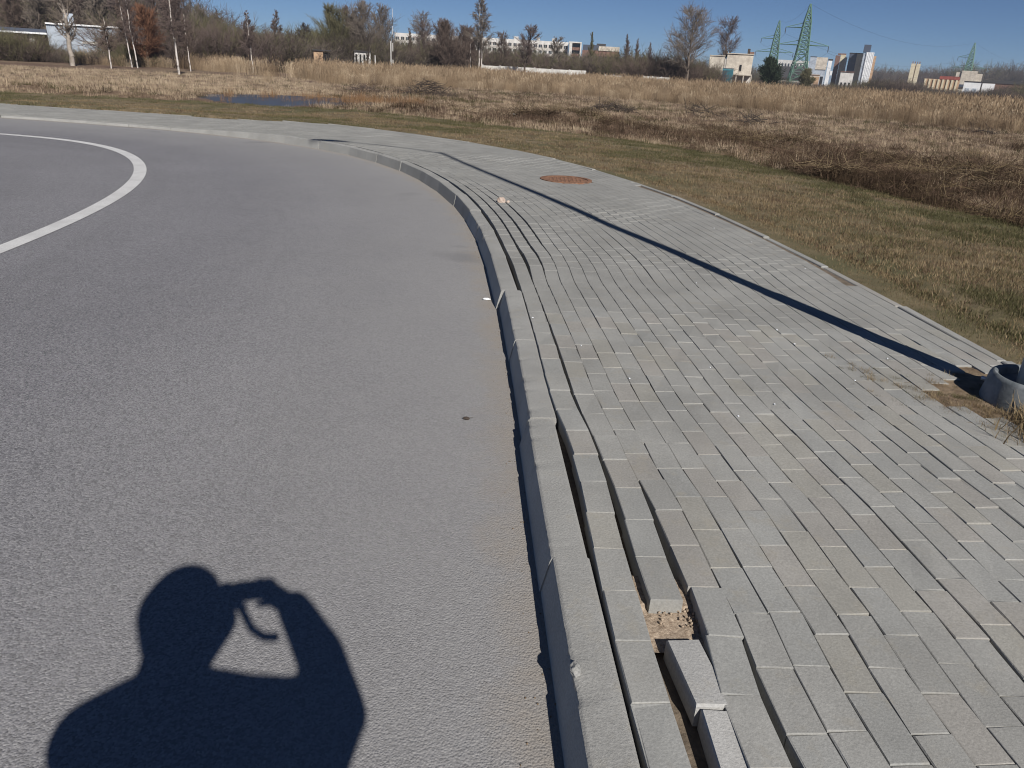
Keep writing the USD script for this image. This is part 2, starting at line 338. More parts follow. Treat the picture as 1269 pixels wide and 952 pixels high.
# leave out the blocks round the lamp post's collar and under the manhole, and the lost block and its two loose neighbours
dl = np.linalg.norm(B[:, :2] - LAMP, axis=1); dm = np.linalg.norm(B[:, :2] - MAN, axis=1)
wob = 0.10 * (fb2(B[:, 0], B[:, 1], 3.0, 2, 2) - 0.5)
hole = (dl < 0.40 + wob) | ((dl < 0.66 + wob) & (B[:, 1] < LAMP[1] + 0.1) & (B[:, 0] > LAMP[0] - 0.22)) | (dm < MAN_R - 0.02)
lost_y = (1.22, 1.63)
lost = (BR == 1) & (B[:, 1] < lost_y[1]) & (B[:, 1] > 0.95)
sel = ~(hole | lost); B, BR = B[sel], BR[sel]
Z = walk_z(B[:, 0], B[:, 1]) + rng.normal(0, 0.0003, len(B)) + np.where(BR < 5, rng.normal(0, 0.0009, len(B)), 0)
TX, TY = rng.normal(0, 0.0007, len(B)), rng.normal(0, 0.0028, len(B))      # pitch, roll
RZ = B[:, 2] + rng.normal(0, 0.004, len(B)) + np.where(BR < 4, rng.normal(0, 0.008, len(B)), 0)
def rotm(rz, tx, ty):
    cz, sz, cx, sx, cy, sy = np.cos(rz), np.sin(rz), np.cos(tx), np.sin(tx), np.cos(ty), np.sin(ty)
    o, z = np.ones_like(rz), np.zeros_like(rz)
    Rz = np.stack([np.stack([cz, -sz, z], -1), np.stack([sz, cz, z], -1), np.stack([z, z, o], -1)], -2)
    Rx = np.stack([np.stack([o, z, z], -1), np.stack([z, cx, -sx], -1), np.stack([z, sx, cx], -1)], -2)
    Ry = np.stack([np.stack([cy, z, sy], -1), np.stack([z, o, z], -1), np.stack([-sy, z, cy], -1)], -2)
    return Rz @ Rx @ Ry
RM = rotm(RZ, TX, TY)
C3 = np.c_[B[:, :2], Z]
v = C3 - EYE; depth = v @ FW; px = PW / 2 + FOCAL_PX * (v @ RT) / np.maximum(depth, .01); py = PH / 2 - FOCAL_PX * (v @ UP) / np.maximum(depth, .01)
area = np.where((depth > 0.3) & (px > -30) & (px < PW + 30) & (py < PH + 40), (CAM_H - Z) / np.maximum(depth, .3) ** 3, 0)
order = np.argsort(-area); single = order[:298]; rest = order[298:]
def block_variant(r):
    """A block with slightly worn corners."""
    V = BV.copy(); V[:8] += r.normal(0, 0.0007, (8, 3)); k = r.integers(4)
    if r.random() < 0.18: V[k] += (-np.sign(V[k]) * [0.006, 0.008, 0]) - [0, 0, 0.004]
    return V
for k in single:
    V = block_variant(rng) @ RM[k].T
    o = usdkit.mesh(stage, free(f'{walk.GetPath()}/paver'), (V, BF), M_PAVERS[rng.integers(len(M_PAVERS))])
    o.AddTranslateOp().Set(Gf.Vec3d(*map(float, C3[k])))
V = (np.einsum('nij,vj->nvi', RM[rest], BV) + C3[rest][:, None]).reshape(-1, 3)
F = (np.arange(len(rest))[:, None, None] * len(BV) + BF[None]).reshape(-1, 3)
obj('pavers_far', trimesh.Trimesh(V, F, process=False), M_PAVER_FAR, walk, kind='stuff')

# the two loose pale blocks beside the hole left by a lost one
def loose(px4, z4, h=0.066):
    P = np.array([gp(*q, z) for q, z in zip(px4, z4)])
    c = P.mean(0); Q = c + (P - c) * 0.95
    V = np.r_[Q, P - [0, 0, 0.006], P - [0, 0, h]]
    F = [(0, 1, 2), (0, 2, 3)]
    for r in (0, 4):
        for k in range(4):
            j = (k + 1) % 4; F += [(r + k, r + 4 + k, r + 4 + j), (r + k, r + 4 + j, r + j)]
    m = trimesh.Trimesh(V, F, process=False); m.fix_normals(); return m
obj('loose_paver', loose([(863, 874), (909, 875), (866, 791), (826, 792)], [0.138, 0.130, 0.124, 0.132]), M_PAVER_PALE, walk, label='pale loose paver tilted beside the sandy hole')
obj('loose_paver', loose([(904, 990), (950, 985), (915, 880), (869, 877)], [0.124, 0.118, 0.126, 0.134]), M_PAVER_PALE, walk, label='pale loose paver at the bottom edge, tilted the other way')
# sand in the hole
pit = gp(835, 772, 0.07)
gv = np.stack(np.meshgrid(np.linspace(-.10, .10, 36), np.linspace(-.14, .16, 46)), -1).reshape(-1, 2)
ph = 0.090 + 0.014 * (fb2(gv[:, 0], gv[:, 1], 24, 4, 3) - .5) + 0.010 * (gv[:, 1] > .03)
kk = np.arange(36 * 46).reshape(46, 36)
pf = np.r_[np.stack([kk[:-1, :-1], kk[:-1, 1:], kk[1:, 1:]], -1).reshape(-1, 3), np.stack([kk[:-1, :-1], kk[1:, 1:], kk[1:, :-1]], -1).reshape(-1, 3)]
obj('sandy_hole', trimesh.Trimesh(np.c_[gv + pit[:2], ph], pf, process=False), M_SAND, walk, smooth=True, label='sand and grit filling the hole of a lost paver')
peb = []
for k in range(70):
    s = trimesh.creation.icosphere(0, rng.uniform(.0018, .005)); s.vertices *= rng.uniform(.6, 1.3, 3)
    s.apply_translation([pit[0] + rng.uniform(-.055, .06), pit[1] + rng.uniform(-.05, .07), 0.097]); peb.append(s)
obj('grit', cat_(peb), M_SAND, walk, kind='stuff')

# kerb stones, a metre each, a little out of line
kerb = tag(UsdGeom.Xform.Define(stage, free('/World/kerb')), kind='structure', label='grey concrete kerb of metre-long stones curving round the bend')
sj = kd(gp(687, 690, TOP)[None])[1][0]
starts = np.arange(sj - 6 * 0.965, S1, 0.965)
for n_, s in enumerate(starts):
    i0 = np.searchsorted(SK, s); i1 = min(np.searchsorted(SK, s + 0.957), len(SK) - 1)
    if i1 - i0 < 20: continue
    p0, p1 = KC[i0], KC[i1]; t = (p1 - p0) / np.linalg.norm(p1 - p0); nn = np.array([t[1], -t[0]])
    ln = np.linalg.norm(p1 - p0)
    closeby = n_ < 12
    U = np.linspace(0, ln, 60 if closeby else 5)
    # cross-section from the road side foot over the rounded arris to the back
    prof = [(-.036, -0.16), (-.016, 0.06 - TOP), (-.0045, -0.014), (-0.001, -0.005), (0.005, -0.001), (0.010, 0.0), (0.06, 0.001), (KERB_W - .012, 0.0), (KERB_W - .002, -0.006), (KERB_W, -0.02), (KERB_W, -0.15)]
    lat = {3: 0.004, 4: 0.0, 5: 0.003, 6: -0.002, 7: 0.010, 8: 0.006, 9: -0.015, 10: -0.012, 11: -0.004}.get(n_, rng.normal(0, 0.006))
    yaw = rng.normal(0, 0.002); dz = rng.normal(0, 0.002)
    V = []
    for u in U:
        for (o, z) in prof:
            V.append([u, o, z])
    V = np.array(V)
    if closeby:
        e = (V[:, 1] < 0.03) & (V[:, 2] > -0.03)
        nzv = meshkit.fbm(np.c_[V[:, 0] * 14 + n_ * 7, np.zeros(len(V)), np.zeros(len(V))], 4, 21)
        V[e, 1] += np.clip(nzv[e] - 0.66, 0, 1) * 0.04; V[e, 2] -= np.clip(nzv[e] - 0.66, 0, 1) * 0.035
        V[:, 2] += 0.0006 * (meshkit.noise(np.c_[V[:, 0] * 5 + n_ * 3, V[:, 1] * 30, np.zeros(len(V))], 4) - .5) * (V[:, 2] > -.03)
    W = np.zeros_like(V)
    base = p0 + nn * lat
    tt = np.array([t[0] * math.cos(yaw) - t[1] * math.sin(yaw), t[0] * math.sin(yaw) + t[1] * math.cos(yaw)]); nn = np.array([tt[1], -tt[0]])
    W[:, :2] = base + V[:, :1] * tt + V[:, 1:2] * nn
    W[:, 2] = TOP + dz + V[:, 2] - 0.0 * V[:, 0] - 0.086 * sstep((-W[:, 0] - 4.2) / 3.0)
    m, n2 = len(U), len(prof); id_ = np.arange(m * n2).reshape(m, n2)
    F = np.r_[np.stack([id_[:-1, :-1], id_[:-1, 1:], id_[1:, 1:]], -1).reshape(-1, 3), np.stack([id_[:-1, :-1], id_[1:, 1:], id_[1:, :-1]], -1).reshape(-1, 3)]
    ends = [(id_[0, 0], id_[0, k + 1], id_[0, k]) for k in range(1, n2 - 1)] + [(id_[-1, 0], id_[-1, k], id_[-1, k + 1]) for k in range(1, n2 - 1)]
    km = trimesh.Trimesh(W, np.r_[F, ends], process=False); km.fix_normals()
    obj('kerb_stone', km, M_KERB, kerb, smooth=28)
# the lump of mortar knocked on the kerb edge
lump = trimesh.creation.icosphere(3, 1.0); lump.vertices *= [0.014, 0.026, 0.011]
lump.vertices += lump.vertex_normals * (meshkit.fbm(lump.vertices * 120 + 50, 3, 2)[:, None] - .5) * 0.012
lp = gp(713, 829, TOP + .004); lump.apply_translation(lp)
obj('mortar_lump', lump, M_KERB, kerb, smooth=True)
# edging stones along the grass
for s in np.arange(starts[0] - 0.4, S1 - 1.2, 1.0):
    i0, i1 = np.searchsorted(SK, s), np.searchsorted(SK, s + 0.98)
    p0, p1 = KC[i0] + KN[i0] * WALK_W, KC[i1] + KN[i1] * WALK_W
    if p0[1] < -2.5: continue
    t = (p1 - p0) / np.linalg.norm(p1 - p0); ln = np.linalg.norm(p1 - p0) - .008
    V, F_ = chamfer_block(ln, 0.062, 0.14, 0.006)
    a_ = math.atan2(-t[0], t[1]) + rng.normal(0, .004); c_ = (p0 + p1) / 2 + np.array([t[1], -t[0]]) * 0.035
    R = rotm(np.array([a_]), np.array([rng.normal(0, .003)]), np.array([0.0]))[0]
    obj('edging_stone', (V @ R.T + [c_[0], c_[1], walk_z(np.array(c_[0]), np.array(c_[1])) - .002 + rng.normal(0, .003)], F_), M_PAVERS[rng.integers(6)], walk)

# manhole cover
mh = thing('manhole_cover', 'round rusty iron manhole cover set in the grey pavement', 'manhole cover', (MAN[0], MAN[1], float(walk_z(MAN[0], MAN[1])) + .008))
ann = trimesh.creation.annulus(MAN_R - .035, MAN_R + .02, 0.08, sections=64); ann.apply_translation([0, 0, -.034]); obj('frame', ann, M_RUST, mh, smooth=30)
lid = [trimesh.creation.cylinder(MAN_R - .04, 0.05, sections=64, transform=trimesh.transformations.translation_matrix([0, 0, -.026]))]
obj('lid', lid[0], M_RUST, mh, smooth=30)
ribs = []
for a_ in np.arange(-.26, .27, .052):
    for b_ in np.arange(-.26, .27, .052):
        if math.hypot(a_, b_) < .255: ribs.append(box(a_, b_, 0.0005, .03, .03, .007))
obj('studs', cat_(ribs), M_RUST, mh, kind='stuff')

# ------------------------------------------------------------------ terrain: lawn strip and rough field, one polar grid
_az = np.array([-180, -90, -60, -33.6, -27, -19.7, -14.4, -8.8, -3, 2.8, 8.7, 14.4, 17.8, 22.7, 26.9, 33.5, 60, 90, 180.0])
_rl = np.array([60, 60, 50, 32.0, 30.4, 29.4, 27.4, 23.6, 21.3, 20, 18.4, 16.5, 14.6, 12.9, 11.8, 10.5, 7.5, 7, 60]) * 1.07
def lawn_r(az): return np.interp(np.degrees(az), _az, _rl)
POND = np.array([gp(*q, -0.36)[:2] for q in ((278, 131), (300, 125), (340, 119), (368, 117), (376, 131), (350, 134), (310, 134))])
PC = POND.mean(0)
MOUNDS = [(gp(545, 146, -.25)[:2], 1.5, .34), (gp(690, 160, -.25)[:2], 1.6, .32), (gp(640, 150, -.25)[:2], 1.2, .15), (gp(850, 195, -.2)[:2], 1.3, .22), (gp(960, 185, -.3)[:2], 2.2, .28), (gp(1080, 205, -.25)[:2], 1.6, .3),
          (gp(1190, 230, -.25)[:2], 1.6, .3), (gp(1010, 225, -.2)[:2], 1.2, .18), (gp(1250, 205, -.3)[:2], 2.0, .22), (gp(760, 165, -.3)[:2], 1.8, .22), (gp(900, 165, -.3)[:2], 1.8, .25)]
BANK = [gp(q[0], q[1], -.2)[:2] for q in ((1090, 245), (1140, 262), (1190, 272), (1240, 285))]
def ground_z(x, y):
    x, y = np.asarray(x, float), np.asarray(y, float)
    r = np.hypot(x, y); az = np.arctan2(x, y); R = lawn_r(az)
    d, _, _ = kd(np.stack([x, y], -1))
    lawn = 0.095 - 0.2 * sstep((d - 2.7) / np.maximum(3, 7 - np.abs(x) * .05)) + 0.02 * (fb2(x, y, 0.8, 3, 4) - .5) - 0.19 * sstep((-x - 3) / 7) * sstep((d - 3.2) / 4)
    f = sstep((r - R) / 1.0)
    damp = 1 - 0.75 * sstep((r - 35) / 25)
    field = -0.13 - 0.40 * sstep((r - R) / 12) + (0.50 * (fb2(x, y, 0.42, 4, 6) - .5) + 0.42 * (fb2(x, y, 1.3, 3, 8) - .5)) * damp
    for c, s, h in MOUNDS: field = field + h * np.exp(-((x - c[0]) ** 2 + (y - c[1]) ** 2) / (2 * s * s) * 2)
    for c in BANK: field = field - .26 * np.exp(-((x - c[0]) ** 2 + (y - c[1]) ** 2) / (2 * .5 ** 2))
    pd = np.exp(-(((x - PC[0]) / 2.6) ** 2 + ((y - PC[1]) / 4.2) ** 2))
    field = field - 0.55 * pd
    z = lawn * (1 - f) + field * f
    return np.where(d < 2.72, -0.15, np.where(d < 3.3, z - 0.03, z))
rr = [3.0]
while rr[-1] < 4000: rr.append(rr[-1] + max(0.16, 0.0135 * rr[-1] if rr[-1] < 70 else 0.08 * rr[-1]))
rr = np.array(rr)
aa = np.radians(np.r_[np.arange(-180, -50, 3.0), np.arange(-50, 52, 0.4), np.arange(52, 180, 3.0)]); na = len(aa)
RR, AA = np.meshgrid(rr, aa, indexing='ij')
TXY = np.stack([RR * np.sin(AA), RR * np.cos(AA)], -1)
TZ = ground_z(TXY[..., 0], TXY[..., 1])
TZ = np.where(RR > 110, -0.5, TZ)
ti = np.arange(RR.size).reshape(RR.shape); tj = np.roll(ti, -1, 1)
isl = ((RR < lawn_r(AA)) )[:-1]
def tri_grid(mask):
    a, b, c, d = ti[:-1][mask], ti[1:][mask], tj[1:][mask], tj[:-1][mask]
    F = np.r_[np.stack([a, c, b], 1), np.stack([a, d, c], 1)]
    uq, inv = np.unique(F, return_inverse=True)
    return trimesh.Trimesh(np.c_[TXY.reshape(-1, 2), TZ.ravel()][uq], inv.reshape(-1, 3), process=False)
rough_line = RR[:-1] < lawn_r(AA[:-1]) + 0.5 * (fb2(TXY[:-1, :, 0], TXY[:-1, :, 1], 1.2, 2, 3) - .5)
obj('lawn', tri_grid(rough_line), M_LAWN, kind='structure', smooth=True)
obj('field', tri_grid(~rough_line), M_FIELD, kind='structure', smooth=True)
obj('grass_verge', strip([WALK_W + .062, 2.95, 3.5], [lambda x, y: walk_z(x, y) - .035, lambda x, y: 0 * x + .085, lambda x, y: 0 * x + .04], S0, S1, 0.2), M_LAWN, kind='structure', smooth=True)
M_WATER = mat('pond_water', {'p': ('principled_bsdf', {'base_color': (0.055, 0.052, 0.045), 'roughness': 0.25, 'ior': 1.14, 'specular_ior_level': 0.5}), 'n': ('noise_texture', {'scale': 3.0, 'detail': 3.0}), 'g': ('geometry', {}), 'b': ('bump', {'distance': 0.01})},
              [('g.position', 'n.vector'), ('n.fac', 'b.height'), ('b.normal', 'p.normal')])
ang = np.linspace(0, 2 * np.pi, 48, endpoint=False)
wv = np.r_[[[PC[0], PC[1], -.37]], np.c_[PC[0] + 4.5 * np.cos(ang), PC[1] + 6.5 * np.sin(ang), np.full(48, -.37)]]
obj('pond', trimesh.Trimesh(wv, [(0, 1 + k, 1 + (k + 1) % 48) for k in range(48)], process=False), M_WATER, kind='structure')

# ------------------------------------------------------------------ grasses
def leafmat(name, ca, cb, trans=0.25):
    return usdkit.material(stage, '/World/Looks/' + name, {
        'o': ('object_info', {}), 'g': ('geometry', {}), 'mx': ('math', {'math_type': 'add'}), 'mf': ('math', {'math_type': 'fraction'}),
        'r': ('rgb_ramp', {'ramp': [(0, ca), (1, cb)]}), 'd': ('diffuse_bsdf', {}), 't': ('translucent_bsdf', {}), 'm': ('mix_closure', {'fac': trans})},
        [('o.random', 'mx.value1'), ('g.random_per_island', 'mx.value2'), ('mx.value', 'mf.value1'), ('mf.value', 'r.fac'), ('r.color', 'd.color'), ('r.color', 't.color'), ('d.BSDF', 'm.closure1'), ('t.BSDF', 'm.closure2')], surface='m.closure')
def tuft(n, h, w, spread, lean, seed, bend=0.5):
    r = np.random.default_rng(seed)
    rad = spread * np.sqrt(r.random(n)); th = r.random(n) * 2 * np.pi
    p = np.c_[rad * np.cos(th), rad * np.sin(th), np.full(n, -0.02)]
    hh = h * r.uniform(0.5, 1.2, n); la = lean * np.abs(r.normal(0, 1, n)).clip(0, 2.2); ld = r.random(n) * 2 * np.pi
    dr = np.c_[np.cos(ld), np.sin(ld), np.zeros(n)]; sd = np.c_[-np.sin(ld), np.cos(ld), np.zeros(n)] * (w * r.uniform(.6, 1.3, n))[:, None] / 2
    up = np.array([0, 0, 1.0])
    a1 = np.minimum(la, 1.5)[:, None]; m = p + (up * np.cos(a1) + dr * np.sin(a1)) * (hh * .55)[:, None]
    a2 = np.minimum(la + bend * r.random(n), 1.75)[:, None]; t = m + (up * np.cos(a2) + dr * np.sin(a2)) * (hh * .45)[:, None]
    V = np.stack([p - sd, p + sd, m + sd * .75, m - sd * .75, t], 1).reshape(-1, 3)
    F = (np.arange(n)[:, None, None] * 5 + np.array([[0, 1, 2], [0, 2, 3], [3, 2, 4]])[None]).reshape(-1, 3)
    return trimesh.Trimesh(V, F, process=False)
ML_GREEN = leafmat('grass_green', (0.082, 0.080, 0.040), (0.155, 0.142, 0.075))
ML_DRY = leafmat('grass_dry', (0.18, 0.135, 0.075), (0.36, 0.28, 0.175))
ML_STRAW = leafmat('straw', (0.35, 0.265, 0.18), (0.62, 0.505, 0.365))
ML_BROWN = leafmat('dead_stems', (0.085, 0.058, 0.042), (0.22, 0.152, 0.108))
ML_DARK = leafmat('dark_weeds', (0.035, 0.026, 0.018), (0.085, 0.058, 0.038), 0.1)
ML_OLIVE = leafmat('olive_weeds', (0.05, 0.055, 0.025), (0.11, 0.10, 0.045))
ML_REED = leafmat('reed_stems', (0.25, 0.180, 0.118), (0.43, 0.325, 0.215))
ML_RUSTREED = leafmat('rusty_sedge', (0.21, 0.115, 0.058), (0.36, 0.23, 0.13))

def scatter(n, rmin, rmax, a0, a1, seed, power=1.0):
    r = np.random.default_rng(seed)
    a = np.radians(r.uniform(a0, a1, n)); q = r.random(n) ** power
    R = rmin * (rmax / rmin) ** q
    return R * np.sin(a), R * np.cos(a), R, a, r
# mown verge
x, y, R, a, r = scatter(34000, 3.2, 34, -38, 41, 11)
d, _, _ = kd(np.stack([x, y], -1))
ok = (d > 2.735) & (R < lawn_r(a) + .3); x, y, d, R = x[ok], y[ok], d[ok], R[ok]
g = fb2(x, y, 0.55, 4, 31) + 0.20 * np.exp(-((R - lawn_r(np.arctan2(x, y))) / 1.8) ** 2) - 0.06 + .08 * (R > 14)
ix = np.where(g + r.normal(0, .07, len(x)) > 0.58, 0, np.where(r.random(len(x)) < .68, 1, 2))
instancer('lawn_grass', [(tuft(64, .06, .006, .15, .6, 1), ML_GREEN), (tuft(64, .055, .006, .17, .9, 2), ML_DRY), (tuft(50, .06, .006, .17, 1.0, 3), ML_BROWN)],
          np.c_[x, y, np.where(d < 3.4, .068, ground_z(x, y))], r.random(len(x)) * 6.28, r.uniform(.7, 1.25, len(x)) * np.clip(.75 + R * .02, .7, 1.3), ix,
          'short patchy green and brown grass on the verge beside the pavement', 'grass')
# rough field: matted straw, brown stems, olive patches
x, y, R, a, r = scatter(60000, 9.5, 78, -40, 42, 12, 0.95)
ok = R > lawn_r(a) + .1 + .5 * (fb2(x, y, 1.2, 2, 3) - .5)
ok &= np.exp(-(((x - PC[0]) / 2.6) ** 2 + ((y - PC[1]) / 4.2) ** 2)) < .33
PAZ = np.arctan2(POND[:, 0], POND[:, 1]); infront = (a > PAZ.min() - .01) & (a < PAZ.max() + .01) & (R < np.hypot(*PC) + 3); ok &= ~(infront & (r.random(len(a)) < .93))
x, y, R, a = x[ok], y[ok], R[ok], a[ok]; z = ground_z(x, y)
ad = np.degrees(a)
darkband = np.exp(-(((R - lawn_r(a)) - 5.5) / 4.5) ** 2) * sstep((ad + 4) / 14)
g = fb2(x, y, 0.35, 4, 41) + 0.25 * darkband * (fb2(x, y, .5, 3, 91) + .35); g2 = fb2(x, y, 0.28, 3, 47)
edge = (R - lawn_r(a)) < 1.2
u = r.random(len(x))
ix = np.where(g + r.normal(0, .05, len(x)) > 0.62, np.where(u < .5, 1, np.where(u < .86, 2, 0)), np.where(u < .72, 0, np.where(u < .9, 1, 3)))
ix = np.where((g2 > .62) & (u < .5), 3, ix)
pale = sstep((-ad - 9) / 6) * sstep((R - 36) / 6); ix = np.where(u < .93 * pale, 0, ix)
near_bank = np.min([np.hypot(x - c[0], y - c[1]) for c in BANK], 0) < 1.05
ix = np.where(near_bank & (u < .93), 2, ix)
sc = r.uniform(.5, 1.25, len(x)) * np.where(ix == 2, np.where(near_bank, 1.45, 1.0), np.where(ix == 1, .9, .8)) * np.clip(.5 + R / 60, .6, 1.25) * (.7 + .7 * fb2(x, y, .9, 3, 77))
instancer('dry_grass', [(tuft(50, .24, .009, .28, 2.2, 5, .5), ML_STRAW), (tuft(46, .24, .008, .26, 1.7, 6, .6), ML_BROWN), (tuft(48, .26, .009, .24, 1.7, 7, .5), ML_DARK), (tuft(44, .2, .008, .22, .7, 8), ML_OLIVE)],
          np.c_[x, y, z], r.random(len(x)) * 6.28, sc, ix, 'matted pale straw and brown dead weeds covering the rough field', 'dry grass')
def tangle(n, W, H, seed):
    r = np.random.default_rng(seed); S = []
    for k in range(n):
        p = np.array([r.normal(0, W), r.normal(0, W), r.random() * H * .5]); d = np.array([r.normal(), r.normal(), r.uniform(-.05, .75)]); d /= np.linalg.norm(d); l = r.uniform(.25, .8)
        for j in range(3): q = p + d * l / 3; S.append((p, q, .006 - .0015 * j, .0045 - .0015 * j)); p = q; d = d + r.normal(0, .22, 3) - [0, 0, .14]; d /= np.linalg.norm(d)
    return tubes(S, 3)
x, y, R, a, r = scatter(9000, 10, 62, -20, 42, 19)
gd = np.exp(-(((R - lawn_r(a)) - 5.5) / 5) ** 2) * sstep((np.degrees(a) + 6) / 14)
gm = np.max([np.exp(-((x - c[0]) ** 2 + (y - c[1]) ** 2) / (1.6 * s_ * s_)) for c, s_, h_ in MOUNDS], 0)
gb = np.max([np.exp(-((x - c[0]) ** 2 + (y - c[1]) ** 2) / 1.2) for c in BANK], 0)
ok = (R > lawn_r(a) + .2) & (r.random(len(x)) < np.clip(.26 * gd * np.clip((fb2(x, y, .5, 4, 23) - .47) * 9, 0, 1) + .30 * gm + .9 * gb + .03, 0, 1)); x, y = x[ok], y[ok]
instancer('dead_brambles', [(tangle(44, .24, .45, 1), ML_DARK), (tangle(44, .26, .4, 2), ML_BROWN), (tangle(38, .24, .4, 3), ML_DRY)], np.c_[x, y, ground_z(x, y)], r.random(len(x)) * 6.28, np.c_[r.uniform(.7, 1.3, len(x)), r.uniform(.7, 1.3, len(x)), r.uniform(.22, .7, len(x))], r.choice(3, len(x), p=[.3, .45, .25]),
          'tangled dark brown brambles and stalks over the mounds of the rough field', 'brambles')
# rusty sedge by the pond
pc2 = gp(415, 125, -.4)[:2]; n = 150; r = np.random.default_rng(15)
x, y = pc2[0] + r.normal(0, 1.9, n), pc2[1] + r.normal(0, 1.8, n)
instancer('rusty_sedge', [(tuft(50, .5, .008, .22, .3, 9), ML_RUSTREED)], np.c_[x, y, ground_z(x, y)], r.random(n) * 6.28, r.uniform(.7, 1.3, n), np.zeros(n, int), 'rusty orange sedge clumps at the right end of the pond', 'sedge')
# reed bed across the back of the field
def reeds(n, h, spread, seed):
    r = np.random.default_rng(seed); s, pl = [], []
    for k in range(n):
        p = np.array([r.normal(0, spread), r.normal(0, spread), -.1]); hh = h * r.uniform(.65, 1.15); l = r.normal(0, .16, 2)
        t = p + [l[0] * hh, l[1] * hh, hh]
        s.append((p, t, .007, .004))
        t2 = t + [r.normal(.05, .04), r.normal(0, .04), .20]; pl.append((t - [0, 0, .02], t + (t2 - t) * .5, .006, .017)); pl.append((t + (t2 - t) * .5, t2, .017, .004))
        if r.random() < .6:
            q = p + (t - p) * r.uniform(.3, .8); s.append((q, q + [r.normal(0, .25), r.normal(0, .25), .15], .008, .002))
    return tubes(s + pl, 3)
x, y, R, a, r = scatter(30000, 44, 120, -42, 42, 17)
ad = np.degrees(a)
r1 = np.interp(ad, [-42, -30, -22, -18, -10, -4, 3, 12, 19, 32, 42], [100, 96, 90, 66, 68, 68, 68, 62, 57, 50, 48]) + 16 * (fb2(x, y, .10, 4, 5) - .5)
r2 = np.interp(ad, [-42, -26, -18, -10, -4, 3, 12, 19, 32, 42], [104, 102, 96, 104, 108, 108, 106, 104, 96, 92])
ok = (R > r1) & (R < r2) & (fb2(x, y, .09, 3, 8) > np.interp(ad, [-42, -20, -10, 0, 42], [.62, .54, .40, .28, .2])); x, y, R, r1 = x[ok], y[ok], R[ok], r1[ok]
instancer('reed_bed', [(reeds(34, 1.35, .42, 1), ML_REED), (reeds(34, 1.5, .42, 2), ML_REED), (reeds(34, 1.2, .42, 3), ML_STRAW)], np.c_[x, y, np.full(len(x), -.5)], r.random(len(x)) * 6.28, r.uniform(.6, 1.08, len(x)) * np.clip(.5 + (R - r1) / 16, .5, 1) * (.8 + .4 * fb2(x, y, .2, 3, 2)), r.integers(0, 3, len(x)),
          'tall tan reed bed across the far side of the field', 'reeds')

# ------------------------------------------------------------------ trees and thickets
M_BARK = rough('grey_bark', (0.085, 0.068, 0.055), (0.19, 0.155, 0.125), 3.0)
M_BARKPALE = rough('pale_bark', (0.20, 0.17, 0.14), (0.38, 0.34, 0.30), 2.0)
M_BIRCH = rough('birch_bark', (0.13, 0.11, 0.10), (0.58, 0.54, 0.50), 2.2, lo=0.36, hi=0.52)
M_TWIG = plain('brown_twigs', (0.115, 0.084, 0.068), 0.9)
M_TWIGRED = plain('reddish_twigs', (0.118, 0.088, 0.078), 0.9)
M_TWIGGREY = plain('grey_twigs', (0.155, 0.128, 0.105), 0.9)
M_TWIGGREEN = plain('greenish_twigs', (0.115, 0.105, 0.054), 0.9)
M_TWIGRUST = plain('rusty_twigs', (0.155, 0.075, 0.042), 0.9)
M_TWIGDARK = plain('dark_twigs', (0.061, 0.047, 0.038), 0.9)
M_NEEDLE = plain('dark_evergreen', (0.022, 0.035, 0.016), 0.9)
def nrm(v): return v / max(np.linalg.norm(v), 1e-9)
